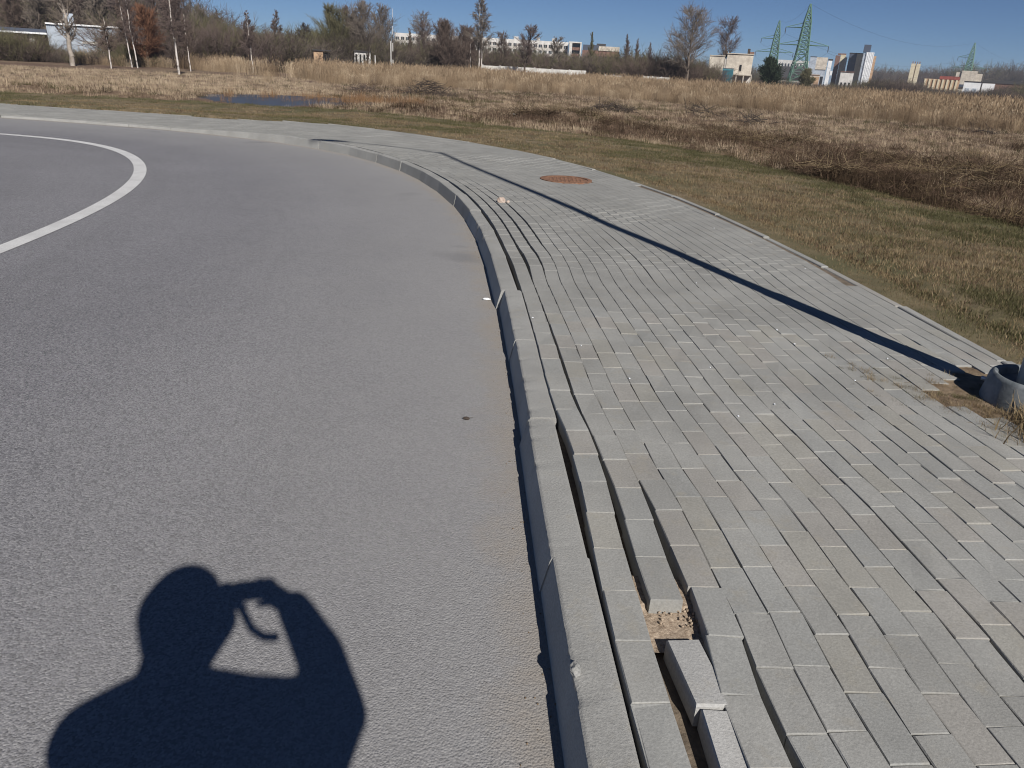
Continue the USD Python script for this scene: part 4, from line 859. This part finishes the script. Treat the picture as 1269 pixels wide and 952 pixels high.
t, w, h = bld('yellow_tower', 'lone yellow tower block standing off to the right of the silos', 1129.5, 1141.5, 79, 560, 'building')
obj('wall', cat_([box(-w * .26, 5, h / 2, w * .46, 10, h), box(w * .28, 5, h / 2, w * .42, 10, h * .99)]), M_CREAM, t); obj('shaft', box(0, 5.6, h * .49, w * .16, 10, h * .97), M_BRICKPALE, t)
for k in range(4): obj('roof_box', box(-w * .36 + w * .24 * k, 5, h + .6, w * .1, 2, 1.4), M_BRICK, t)
t, w, h = bld('orange_row', 'long orange brick shed with a red roof over its right part', 1146, 1191, 94.5, 330, 'building')
obj('wall', box(0, 4, h * .42, w, 8, h * .84), M_BRICKPALE, t); obj('red_roof', box(w * .2, 4, h * .92, w * .56, 8.5, h * .17), M_REDROOF, t)
for k in range(8): obj('pillar', box(-w * .46 + k * w * .125, -.15, h * .42, .6, .4, h * .82), M_CREAM, t)
t, w, h = bld('pale_hall', 'pale stepped hall below the small distant pylon', 1186, 1219, 88, 350, 'building')
obj('wall', cat_([box(0, 5, h / 2, w * .6, 10, h), box(-w * .4, 5, h * .47, w * .21, 9, h * .94), box(w * .4, 5, h * .45, w * .21, 9, h * .90)]), M_BEIGE, t)
obj('dark_canopy', box(-w * .1, -.3, h * .42, w * .5, .7, h * .10), M_DARKBLUE, t)
t, w, h = bld('white_garage', 'low white garage building at the far right', 1195, 1234, 101.5, 300, 'building')
obj('wall', cat_([box(-w * .22, 3, h * .48, w * .55, 6, h * .96), box(w * .3, 2.8, h * .46, w * .4, 6, h * .92)]), M_WHITESTEEL, t); obj('roof', box(0, 3, h * .99, w * 1.02, 6.4, .2), M_ROOF, t)
for x_ in (-.35, -.12): obj('door', box(w * x_, -.04, h * .3, w * .14, .1, h * .56), M_STEEL, t)
t, w, h = bld('dark_shed', 'long dark shed with black roof at the right edge', 1218, 1290, 101, 360, 'building')
obj('wall', box(0, 5, h * .42, w, 9, h * .84), M_BRICK, t); obj('roof', box(0, 5, h * .92, w * 1.02, 9.6, h * .16), M_ROOF, t)

# left: the silver warehouse and the flat-roofed building; the white and brick sheds in the grove
t, w, h = bld('silver_warehouse', 'long silver-blue corrugated warehouse behind the birches at left', 58, 158, 33, 106, 'building')
obj('wall', box(0, 6, h * .5, w, 12, h), M_STEEL, t)
for k in range(46): obj('cladding_rib', box(-w / 2 + w * (k + .5) / 46, -.04, h * .5, .11, .10, h * .97), M_STEEL, t)
obj('band', box(w * .2, -.1, h * .55, w * .58, .06, .3), M_PLASTERGREY, t); obj('roof_edge', box(0, 5.9, h + .08, w * 1.01, 12.4, .16), M_WHITESTEEL, t)
obj('stair_head', box(-w * .22, 4, h + .6, 1.0, 2, 1.4), M_STEEL, t)
t, w, h = bld('flat_roofed_building', 'low building with a wide dark overhanging roof at the left edge', -40, 56, 34, 112, 'building')
obj('wall', box(0, 6, h * .4, w * .94, 8, h * .8), M_PLASTERGREY, t); obj('roof_slab', box(0, 4, h * .92, w, 14, h * .16), M_DARKBLUE, t); obj('roof_trim', box(0, -3.06, h * .86, w, .1, .18), M_WHITESTEEL, t)
for x_ in (-.3, .04, .3): obj('pillar', box(w * x_, -2.2, h * .42, .5, .5, h * .84), M_PLASTER, t)
obj('opening', box(w * .18, 1.96, h * .5, w * .3, .1, h * .5), M_BLACK, t)
t, w, h = bld('brick_shed', 'small orange-brown shed with black doorway in the dark grove', 388, 409, 61.5, 97, 'shed')
obj('wall', box(-w * .2, 1.6, h * .47, w * .56, 3, h * .94), M_BRICKPALE, t); obj('doorway', box(w * .28, 1.7, h * .45, w * .4, 2.8, h * .9), M_BLACK, t); obj('roof', box(0, 1.6, h * .97, w * 1.06, 3.4, .12), M_ROOF, t)
t, w, h = bld('white_shed', 'small white shed with dark openings behind the black leaning trunk', 439, 459, 64, 116, 'shed')
obj('wall', box(0, 1.6, h * .5, w, 3, h), M_PLASTER, t)
for x_ in (-.38, -.12, .12): obj('opening', box(w * x_, .06, h * .62, w * .11, .1, h * .5), M_BLACK, t)
obj('roof', box(0, 1.6, h + .06, w * 1.08, 3.5, .12), M_ROOF, t)
# thin mast and white posts before the apartment block
b = far(487, 82, 110); tp = far(488, 11, 110); H = tp[2] - GZ
t = thing('radio_mast', 'thin white and dark banded radio mast left of the apartment block', 'mast', (b[0], b[1], GZ))
for k in range(8): obj('section', tube((0, 0, H * k / 8), (0, 0, H * (k + 1) / 8), .07 - .005 * k, .065 - .005 * k, 8), M_PLASTER if k % 2 else M_TWIGDARK, t)
obj('base_plate', box(0, 0, .05, .5, .5, .12), M_CONC, t)
for q, hh_, lb in (((484.6, 82), 4.2, 'white post just left of the banded mast'), ((426, 76), 1.5, 'short white post in front of the dark grove'), ((465, 80), 2.4, 'white post right of the black leaning trunk')):
    b = far(*q, 108); t = thing('white_post', lb, 'post', (b[0], b[1], GZ)); obj('shaft', trimesh.creation.cylinder(.075, hh_, sections=8, transform=trimesh.transformations.translation_matrix([0, 0, hh_ / 2])), M_PLASTER, t); obj('cap', box(0, 0, hh_, .18, .18, .05), M_CONC, t)

# ------------------------------------------------------------------ pylons and their wires
M_PYLON = plain('pale_green_steel', (0.12, 0.215, 0.168), 0.55)
M_WIRE = plain('wire', (0.10, 0.11, 0.13), 0.5, metallic=0.5)
def pylon(label, px_base, px_tip, dist, yaw, bw=2.6):
    b = far(*px_base, dist); H = far(*px_tip, dist)[2] - GZ
    t = thing('lattice_pylon', label, 'pylon', (b[0], b[1], GZ), yaw, group=None)
    hw = lambda f: np.interp(f, [0, .42, .62, .80, 1], [bw, 1.45, 1.15, .85, .10])
    fs = np.r_[np.linspace(0, .42, 5), np.linspace(.48, .8, 7), .87, .93, 1.0]
    for sx, sy in ((-1, -1), (1, -1), (1, 1), (-1, 1)):
        obj('leg', tubes([((sx * hw(a), sy * hw(a), H * a), (sx * hw(c), sy * hw(c), H * c), .17, .15) for a, c in zip(fs[:-1], fs[1:])], 4), M_PYLON, t)
    br = []
    for a, c in zip(fs[:-1], fs[1:]):
        A, Cc = hw(a), hw(c)
        cs = [(-1, -1), (1, -1), (1, 1), (-1, 1)]
        for k in range(4):
            p, q = cs[k], cs[(k + 1) % 4]
            br += [((p[0] * A, p[1] * A, H * a), (q[0] * Cc, q[1] * Cc, H * c), .09, .09), ((q[0] * A, q[1] * A, H * a), (p[0] * Cc, p[1] * Cc, H * c), .09, .09), ((p[0] * Cc, p[1] * Cc, H * c), (q[0] * Cc, q[1] * Cc, H * c), .08, .08)]
    obj('bracing', tubes(br, 4), M_PYLON, t, kind='stuff')
    tips = []
    for f, sd, L in ((.73, -1, 4.4), (.53, -1, 5.4), (.53, 1, 5.4)):
        z = H * f; e = np.array([sd * (hw(f) + L), 0, z])
        obj('cross_arm', tubes([((sd * hw(f), -hw(f), z), e, .11, .08), ((sd * hw(f), hw(f), z), e, .11, .08), ((sd * hw(f + .05), 0, z + H * .055), e, .09, .07)] + [((sd * (hw(f) + L * u), -hw(f) * (1 - u), z), (sd * (hw(f) + L * (u + .25)), hw(f) * (.75 - u), z), .06, .06) for u in (0, .25, .5)], 4), M_PYLON, t)
        ins = cat_([trimesh.creation.cylinder(.13, .08, sections=8, transform=trimesh.transformations.translation_matrix([e[0], 0, z - .25 - .14 * k])) for k in range(9)] + [trimesh.creation.cylinder(.04, 1.7, sections=6, transform=trimesh.transformations.translation_matrix([e[0], 0, z - .8]))])
        obj('insulator', ins, M_TWIGDARK, t, kind='stuff'); tips.append(e - [0, 0, 1.65])
    tips.append(np.array([0, 0, H]))
    ca, sa = math.cos(math.radians(yaw)), math.sin(math.radians(yaw))
    return [np.array([b[0] + p[0] * ca - p[1] * sa, b[1] + p[0] * sa + p[1] * ca, GZ + p[2]]) for p in tips]
P1 = pylon('nearest and tallest green lattice pylon left of the silos', (986, 108), (1004, 5), 240, -10)
P2 = pylon('second green lattice pylon, just left of the nearest one', (953, 104), (962, 25.5), 318, -10)
P3 = pylon('small distant lattice pylon above the pale hall at right', (1193, 112), (1203.5, 53), 430, -35)
far_end = [p + (p - q) * 1.2 for p, q in zip(P3, P1)]
def span(lines, a, c, sag):
    pts = [a + (c - a) * u - np.array([0, 0, sag * 4 * u * (1 - u)]) for u in np.linspace(0, 1, 14)]
    return [(pts[k], pts[k + 1], .022, .022) for k in range(13)]
pl_ = tag(UsdGeom.Xform.Define(stage, free('/World/power_line')), 'thin sagging overhead wires strung between the green pylons', 'power line')
for k in range(4):
    obj('wire', tubes(span(None, P2[k], P1[k], 2.0) + span(None, P1[k], P3[k], 5.0) + span(None, P3[k], far_end[k], 5.0), 3), M_WIRE, pl_)

# ------------------------------------------------------------------ brush piles, fallen branches, litter on the field
def brush(name, label, px, W, Hh, n, m, seed, cat='brush pile'):
    r = np.random.default_rng(seed); g0 = gp(*px, -.4); z0 = float(ground_z(g0[0], g0[1])); S = []
    for k in range(n):
        c0 = np.array([r.normal(0, W * .35), r.normal(0, W * .25), 0]); c0[2] = max(0, Hh * (1 - (c0[0] / W * 1.6) ** 2) * r.random())
        d_ = nrm(np.array([r.normal(0, 1), r.normal(0, 1), r.uniform(-.1, .7)])); l = r.uniform(.4, 1.3) * min(W, 1.6) * .6
        S.append((c0 - d_ * l * .4, c0 + d_ * l * .6, r.uniform(.006, .03), .005))
        for j in range(3): q = c0 + d_ * l * r.uniform(0, .55); S.append((q, q + nrm(d_ + r.normal(0, .6, 3)) * l * .3, .007, .003))
    t = thing(name, label, cat, (g0[0], g0[1], z0)); m1 = len(S) // 2
    obj('branches', tubes(S, 4), m, t, kind='stuff'); return t
brush('brush_pile', 'dark heap of cut branches in the middle of the field', (530, 117), 2.6, .9, 160, M_TWIGDARK, 1)
brush('brush_pile', 'low dark heap of twigs left of the larger branch heap', (452, 112), 2.2, .4, 70, M_TWIG, 2)
brush('brush_pile', 'twiggy green-black heap of branches behind the white litter', (755, 137), 2.2, .45, 110, M_TWIGDARK, 3)
brush('fallen_branch', 'broken branch sticking up out of the weeds in front of the ruined house', (868, 142), 1.8, .8, 40, M_TWIGDARK, 4, 'branch')
brush('fallen_branch', 'dark twiggy branch lying in the weeds below the two pylons', (935, 152), 1.8, .5, 45, M_TWIGDARK, 5, 'branch')
brush('fallen_branch', 'small dark twig heap on the straw at far right', (1215, 165), 1.6, .3, 40, M_TWIGDARK, 6, 'branch')
brush('brush_pile', 'pale dry sticks lying against the verge at the right edge', (1235, 296), 1.1, .12, 50, ML_STRAW, 7)
M_LITTER = plain('white_plastic', (0.75, 0.77, 0.80), 0.4)
def crumple(seed, sx, sy, sz):
    s = trimesh.creation.icosphere(3, 1.0); s.vertices *= (0.55 + .8 * meshkit.fbm(s.vertices * 1.7 + seed * 13, 3, seed))[:, None]; s.vertices *= [sx, sy, sz]; s.apply_translation([0, 0, sz * .5]); return s
for lb, q, sz_, z_ in (('crumpled white plastic bag lying in the brown weeds', (707, 150), (.26, .12, .12), None), ('small white scrap in the straw left of the plastic bag', (637, 142), (.13, .08, .08), None)):
    g0 = gp(*q, -.2); t = thing('plastic_bag', lb, 'litter', (g0[0], g0[1], float(ground_z(g0[0], g0[1])) + .12)); obj('film', crumple(3, *sz_), M_LITTER, t, smooth=True); obj('knot', crumple(5, sz_[0] * .25, sz_[1] * .3, sz_[2] * .5), M_LITTER, t, smooth=True)

# ------------------------------------------------------------------ the lamp post at the right edge
M_COLLAR = rough('dark_grey_collar', (0.10, 0.115, 0.125), (0.19, 0.205, 0.215), 14, roughness=.75, bump=.002)
M_POLE = plain('galvanised_pole', (0.16, 0.18, 0.20), 0.5, metallic=0.3)
M_BOLT = plain('bright_bolt', (0.6, 0.62, 0.64), 0.35, metallic=0.6)
LZ = TOP - .02
lamp = thing('lamp_post', 'street lamp post in a round grey collar at the right edge of the pavement', 'lamp post', (LAMP[0], LAMP[1], LZ))
prof = np.array([(.13, -.1), (.205, -.1), (.202, .02), (.187, .125), (.180, .138), (.170, .143), (.158, .140), (.152, .132), (.147, .09), (.145, .02), (.13, -.1)])
obj('collar', trimesh.creation.revolve(prof, sections=72), M_COLLAR, lamp, smooth=40)
obj('grout', trimesh.creation.cylinder(.148, .2, sections=48, transform=trimesh.transformations.translation_matrix([0, 0, .0])), M_COLLAR, lamp)
PH_ = 7.66
obj('pole', trimesh.creation.revolve(np.array([(0, -.1), (.072, -.1), (.072, 1.4), (.06, 1.45), (.04, PH_ - .1), (.036, PH_), (0, PH_)]), sections=32), M_POLE, lamp, smooth=40)
hd = np.array([.0, .0, PH_]); e1 = hd + [-.9, .12, .42]; e2 = hd + [-1.45, .17, .56]; e3 = e2 + [-.62, .10, .06]
obj('arm', tubes([(hd - [0, 0, .15], hd + [-.35, .05, .22], .024, .022), (hd + [-.35, .05, .22], e1, .022, .020), (e1, e2, .020, .019)], 10), M_POLE, lamp, smooth=True)
d_ = nrm(e3 - e2); head = trimesh.creation.icosphere(3, 1.0); head.vertices *= [.36, .13, .065]
head.vertices[:, 2] = np.where(head.vertices[:, 2] < -.02, -.02 + (head.vertices[:, 2] + .02) * .3, head.vertices[:, 2])
head.apply_transform(trimesh.transformations.rotation_matrix(math.atan2(d_[1], d_[0]), [0, 0, 1])); head.apply_translation(e2 + d_ * .30)
obj('lantern', head, M_POLE, lamp, smooth=True)
lens = trimesh.creation.icosphere(2, 1.0); lens.vertices *= [.24, .09, .03]; lens.apply_transform(trimesh.transformations.rotation_matrix(math.atan2(d_[1], d_[0]), [0, 0, 1])); lens.apply_translation(e2 + d_ * .32 - [0, 0, .03])
obj('glass', lens, M_LITTER, lamp, smooth=True)
for a_ in (math.radians(-102), math.radians(20), math.radians(140)):
    bt = trimesh.creation.cylinder(.011, .03, sections=8); bt.apply_transform(trimesh.transformations.rotation_matrix(math.pi / 2, [0, 1, 0])); bt.apply_translation([.198, 0, .075]); bt.apply_transform(trimesh.transformations.rotation_matrix(a_, [0, 0, 1])); obj('bolt', bt, M_BOLT, lamp, smooth=40)
# bare soil with dry grass round the collar
n = 60; gv = np.stack(np.meshgrid(np.linspace(-.95, .36, n), np.linspace(-1.0, .62, n)), -1).reshape(-1, 2)
sz = TOP - .012 + .035 * (fb2(gv[:, 0], gv[:, 1], 7, 4, 12) - .5) + .022 * np.exp(-((gv[:, 0] - .02) ** 2 + (gv[:, 1] + .33) ** 2) / .05)
kk = np.arange(n * n).reshape(n, n); msk = (np.linalg.norm(gv, axis=1) < 1.02)
F = np.r_[np.stack([kk[:-1, :-1], kk[:-1, 1:], kk[1:, 1:]], -1).reshape(-1, 3), np.stack([kk[:-1, :-1], kk[1:, 1:], kk[1:, :-1]], -1).reshape(-1, 3)]
F = F[msk[F].all(1)]
dsoil = kd(gv + LAMP)[0]; F = F[(dsoil[F] < WALK_W - .005).all(1)]
uq, inv = np.unique(F, return_inverse=True)
# blocks stand over the soil where they remain; the soil shows only in the gap
obj('soil_patch', trimesh.Trimesh(np.c_[gv + LAMP, sz - .022 * (np.linalg.norm(gv, axis=1) > .55)][uq], inv.reshape(-1, 3), process=False), M_SOIL, kind='structure', smooth=True)
r = np.random.default_rng(55); n = 210
th, rad_ = r.uniform(math.radians(165), math.radians(330), n), r.uniform(.23, .56, n)
x, y = LAMP[0] + rad_ * np.cos(th), LAMP[1] + rad_ * np.sin(th)
front = (th > math.radians(235))
x2, y2 = LAMP[0] + r.uniform(-.8, -.1, 60), LAMP[1] + r.normal(.12, .16, 60)
X, Y = np.r_[x, x2], np.r_[y, y2]; ix = np.r_[np.where(front, 0, r.choice([0, 1, 2], n, p=[.3, .5, .2])), r.choice([0, 2], 60, p=[.35, .65])]
scl = np.r_[np.where(front, 1.5, .5), np.full(60, .38)] * r.uniform(.7, 1.2, len(X))
instancer('collar_grass', [(tuft(60, .10, .003, .07, .9, 61, .8), ML_DRY), (tuft(40, .05, .003, .06, .9, 62), ML_BROWN), (tuft(50, .06, .003, .06, .6, 63), ML_GREEN)], np.c_[X, Y, np.full(len(X), TOP - .01)], r.random(len(X)) * 6.28, scl, ix, 'dry tufts of grass on bare soil round the lamp post collar', 'grass')

# ------------------------------------------------------------------ small things on pavement and road
M_STONE = rough('pinkish_brick_rubble', (0.33, 0.25, 0.20), (0.50, 0.41, 0.35), 40, bump=.003)
g0 = gp(621, 251, TOP); t = thing('broken_brick', 'broken pinkish brick lying in a gap between the loosened rows', 'brick', (g0[0], g0[1], TOP - .005))
cz = crumple(8, .05, .06, .042); obj('body', cz, M_STONE, t, smooth=30); c2 = crumple(9, .02, .025, .02); c2.apply_translation([.075, .02, 0]); obj('chip', c2, M_STONE, t, smooth=30)
g0 = gp(603, 372, 0); t = thing('litter_scrap', 'small bright white scrap against the kerb where two stones part', 'litter', (g0[0] , g0[1], 0.004)); obj('foil', crumple(11, .026, .012, .008), M_LITTER, t, smooth=True)
g0 = gp(578, 520, 0); t = thing('dead_leaf', 'dark dead leaf lying alone on the asphalt', 'leaf', (g0[0], g0[1], .004)); lf = crumple(12, .016, .012, .006); obj('blade', lf, M_TWIGDARK, t, smooth=True); obj('stalk', tube((.012, 0, .004), (.03, .006, .006), .0012, .0008, 4), M_TWIGDARK, t)
r = np.random.default_rng(77)
chips = [(963, 408), (863, 350), (1100, 443), (985, 425), (915, 515), (998, 332), (931, 300), (885, 283), (1000, 377), (660, 395), (780, 470), (1060, 470), (880, 455), (720, 430), (960, 500)]
for k, q in enumerate(chips):
    g0 = gp(*q, TOP); t = crumple(20 + k, r.uniform(.003, .007), r.uniform(.004, .008), .0025); t.apply_translation([g0[0], g0[1], float(walk_z(g0[0], g0[1])) + .001])
    o = obj('gum_spot', t, M_LITTER, smooth=True, label='tiny white speck of grit or gum on the grey paving', cat='speck', group='white specks on the paving')
# weeds and crumbs in the joints
wp = [(683, 361, .03), (765, 711, .03), (953, 764, .03), (742, 492, .02), (930, 730, .02), (887, 697, .025), (845, 645, .02), (1010, 770, .015), (785, 540, .02), (1128, 416, .05), (1160, 428, .05), (1185, 440, .06), (1140, 405, .04)]
pos = np.array([gp(a, b_, TOP + .002) for a, b_, _ in wp]); rep = np.repeat(np.arange(len(wp)), 3); r = np.random.default_rng(78)
instancer('joint_weeds', [(tuft(16, .022, .003, .018, 1.3, 71), ML_BROWN), (tuft(16, .02, .003, .018, 1.2, 72), ML_OLIVE)], pos[rep] + np.c_[r.normal(0, .012, len(rep)), r.normal(0, .008, len(rep)), np.full(len(rep), -.004)], r.random(len(rep)) * 6.28, np.array([w_[2] for w_ in wp])[rep] / .025, r.integers(0, 2, len(rep)), 'scraps of dry weed caught in the paving joints', 'weeds')
# grit washed along the foot of the kerb
grit = []
r = np.random.default_rng(79)
for k in range(420):
    s_ = S_OF_Y(1.0) + r.random() ** 1.3 * 11; i_ = np.searchsorted(SK, s_); o_ = -abs(r.normal(0, .05)) - .004
    p = KC[i_] + KN[i_] * o_; s = trimesh.creation.icosphere(0, r.uniform(.0008, .0026)); s.vertices *= r.uniform(.6, 1.4, 3); s.apply_translation([p[0], p[1], .002]); grit.append(s)
obj('kerb_grit', cat_(grit), M_SOIL, kind='stuff', label='sandy grit and crumbs washed against the foot of the kerb', cat='grit')

# ------------------------------------------------------------------ the photographer, who throws the shadow on the road
M_JACKET = rough('dark_jacket', (0.03, 0.035, 0.045), (0.05, 0.055, 0.07), 30)
M_SKIN = plain('skin', (0.50, 0.33, 0.25), 0.55); M_HAIR = plain('dark_hair', (0.035, 0.026, 0.02), 0.6)
M_JEANS = rough('blue_jeans', (0.04, 0.06, 0.11), (0.07, 0.10, 0.17), 60); M_SHOE = plain('black_shoe', (0.02, 0.02, 0.022), 0.5); M_CAMERA = plain('black_camera', (0.02, 0.02, 0.022), 0.4)
def ball(p, r_):
    return manifold3d.Manifold.sphere(r_, 24).translate([float(v_) for v_ in p])
def bones(chains):
    """Hulls of the spheres at joined joints, added into one solid."""
    ms = []
    for ch in chains:
        for (p, a_), (q, b_) in zip(ch[:-1], ch[1:]): ms.append(manifold3d.Manifold.batch_hull([ball(p, a_), ball(q, b_)]))
    return manifold3d.Manifold.batch_boolean(ms, manifold3d.OpType.Add)
def soft(m, l, it=8):
    v, f, _ = meshkit.arrays(m.refine_to_length(l)); tm = trimesh.Trimesh(v, f, process=True); trimesh.smoothing.filter_taubin(tm, iterations=it); return tm
per = thing('person', 'dark-jacketed person holding up a compact camera, whose shadow lies on the asphalt', 'person', (0, 0, 0))
LS, RS = (-.275, -.36, 1.315), (.085, -.31, 1.36)
LE, RE = (-.24, -.14, 1.18), (.262, -.20, 1.285)
LWR, RWR = (-.075, -.082, 1.430), (.150, -.075, 1.480)
NK, HC = (-.120, -.30, 1.410), (-.118, -.215, 1.552)
body = bones([[((-.12, -.36, .95), .155), ((-.12, -.36, 1.12), .165), ((-.13, -.34, 1.27), .16), ((-.12, -.32, 1.36), .11), (NK, .082), (HC, .075)],
              [((-.20, -.35, 1.27), .125), ((-.05, -.33, 1.28), .125)], [((-.20, -.35, 1.1), .13), ((-.04, -.34, 1.1), .13)], [((-.05, -.33, 1.24), .14), ((.11, -.27, 1.22), .10)], [((.09, -.31, 1.34), .085), ((.12, -.27, 1.22), .10)], [((.258, -.21, 1.275), .065), ((.13, -.29, 1.14), .10)],
              [((-.12, -.32, 1.37), .10), (LS, .082), (LE, .062), (LWR, .054)], [((-.12, -.32, 1.37), .10), (RS, .080), (RE, .070), ((.222, -.14, 1.395), .066), (RWR, .050)]])
obj('jacket', soft(body, .03), M_JACKET, per, smooth=True)
legs = bones([[((-.20, -.36, .93), .12), ((-.21, -.33, .50), .075), ((-.22, -.38, .10), .055)], [((-.04, -.36, .93), .12), ((-.02, -.33, .50), .075), ((-.01, -.38, .10), .055)], [((-.20, -.36, .95), .13), ((-.04, -.36, .95), .13)]])
obj('trousers', soft(legs, .03), M_JEANS, per, smooth=True)
for x_ in (-.22, -.01): obj('shoe', soft(bones([[((x_, -.40, .06), .055), ((x_, -.30, .05), .05), ((x_, -.19, .035), .035)]]), .02, 4), M_SHOE, per, smooth=True)
hc = np.array(HC)
hm = manifold3d.Manifold.batch_boolean([manifold3d.Manifold.batch_hull([ball(hc + [0, -.02, .025], .100), ball(hc + [0, .02, .02], .095), ball(hc + [0, .05, -.075], .045), ball(hc + [0, .02, -.06], .06)]),
      manifold3d.Manifold.batch_hull([ball(hc + [0, .105, .0], .010), ball(hc + [0, .112, -.028], .015), ball(hc + [0, .09, -.03], .02)]),
      ball(hc + [-.098, -.005, -.015], .026), ball(hc + [.098, -.005, -.015], .026), manifold3d.Manifold.batch_hull([ball(hc + [-.02, .092, -.068], .010), ball(hc + [.02, .092, -.068], .010)])], manifold3d.OpType.Add)
obj('head', soft(hm, .012, 5), M_SKIN, per, smooth=True)
hair = manifold3d.Manifold.batch_hull([ball(hc + [0, -.03, .035], .112), ball(hc + [0, .015, .045], .103), ball(hc + [0, -.05, -.03], .09)])
obj('hair', soft(hair, .02, 3), M_HAIR, per, smooth=True)
for sx in (-1, 1): obj('eye', trimesh.creation.icosphere(2, .012, ).apply_translation(hc + [sx * .034, .098, .005]), M_LITTER, per, smooth=True)
# hands closed on the two ends of the camera
cc = np.array([.012, -.034, 1.503]); ux = nrm(np.array([.97, 0, .20])); uy = np.array([0, math.cos(PITCH), -math.sin(PITCH)]); uz = nrm(np.cross(ux, uy))
def hand(wrist, side):
    w_ = np.array(wrist); pc_ = cc + ux * side * .066 - uz * .006 - uy * .012
    ch = [[(w_, .034), (pc_ - uy * .014, .034)], [(pc_ - uy * .014 + uz * .022, .024), (pc_ - uy * .012 - uz * .02, .02)]]
    for k, l in enumerate((.030, .034, .032, .026)):
        b_ = pc_ + uz * (.024 - .016 * k); ch.append([(b_, .0095), (b_ + uy * .016 - ux * side * .004, .009), (b_ + uy * .020 - ux * side * l, .0075)])
    ch.append([(pc_ - uz * .026, .012), (pc_ - uz * .034 - ux * side * .022 - uy * .004, .0095), (pc_ - uz * .033 - ux * side * .046 - uy * .004, .008)])
    return soft(bones(ch), .005, 4)
obj('hand', hand(LWR, -1), M_SKIN, per, smooth=True); obj('hand', hand(RWR, 1), M_SKIN, per, smooth=True)
cmr = thing('compact_camera', 'compact camera with a dangling wrist strap held up by the person', 'camera', (0, 0, 0))
bxm = trimesh.creation.box([.098, .022, .058]); R4 = np.eye(4); R4[:3, 0], R4[:3, 1], R4[:3, 2], R4[:3, 3] = ux, uy, uz, cc; bxm.apply_transform(R4); obj('body', bxm, M_CAMERA, cmr)
ln_ = tube(cc + uy * .011 - uz * .002, EYE - FW * .006, .021, .019, 24); obj('lens_barrel', ln_, M_CAMERA, cmr, smooth=40)
bt = trimesh.creation.cylinder(.008, .008, sections=12); bt.apply_transform(R4); bt.apply_translation(ux * .032 + uz * .032); obj('shutter_button', bt, M_CAMERA, cmr)
sp = [cc + ux * -.046 - uz * .02, cc + [-.028, -.005, -.075], cc + [-.008, -.005, -.128], cc + [.022, -.005, -.152], cc + [.062, -.005, -.150]]
obj('strap', tubes([(a_, b_, (.012), .012) for a_, b_ in zip(sp[:-1], sp[1:])], 8), M_CAMERA, cmr, smooth=True)

# ------------------------------------------------------------------ thin spring haze over the whole plain
M_HAZE = usdkit.material(stage, '/World/Looks/haze_air', {'v': ('principled_volume', {'color': (0.80, 0.88, 1.0), 'density': 0.0003, 'anisotropy': 0.2})}, [], volume='v.volume')
hz = trimesh.creation.box([8600, 8600, 34.0]); hz.apply_translation([0, 0, 34.0 / 2 - 2.2])
obj('haze', hz, M_HAZE, kind='stuff', label='thin pale haze over the plain', cat='haze')
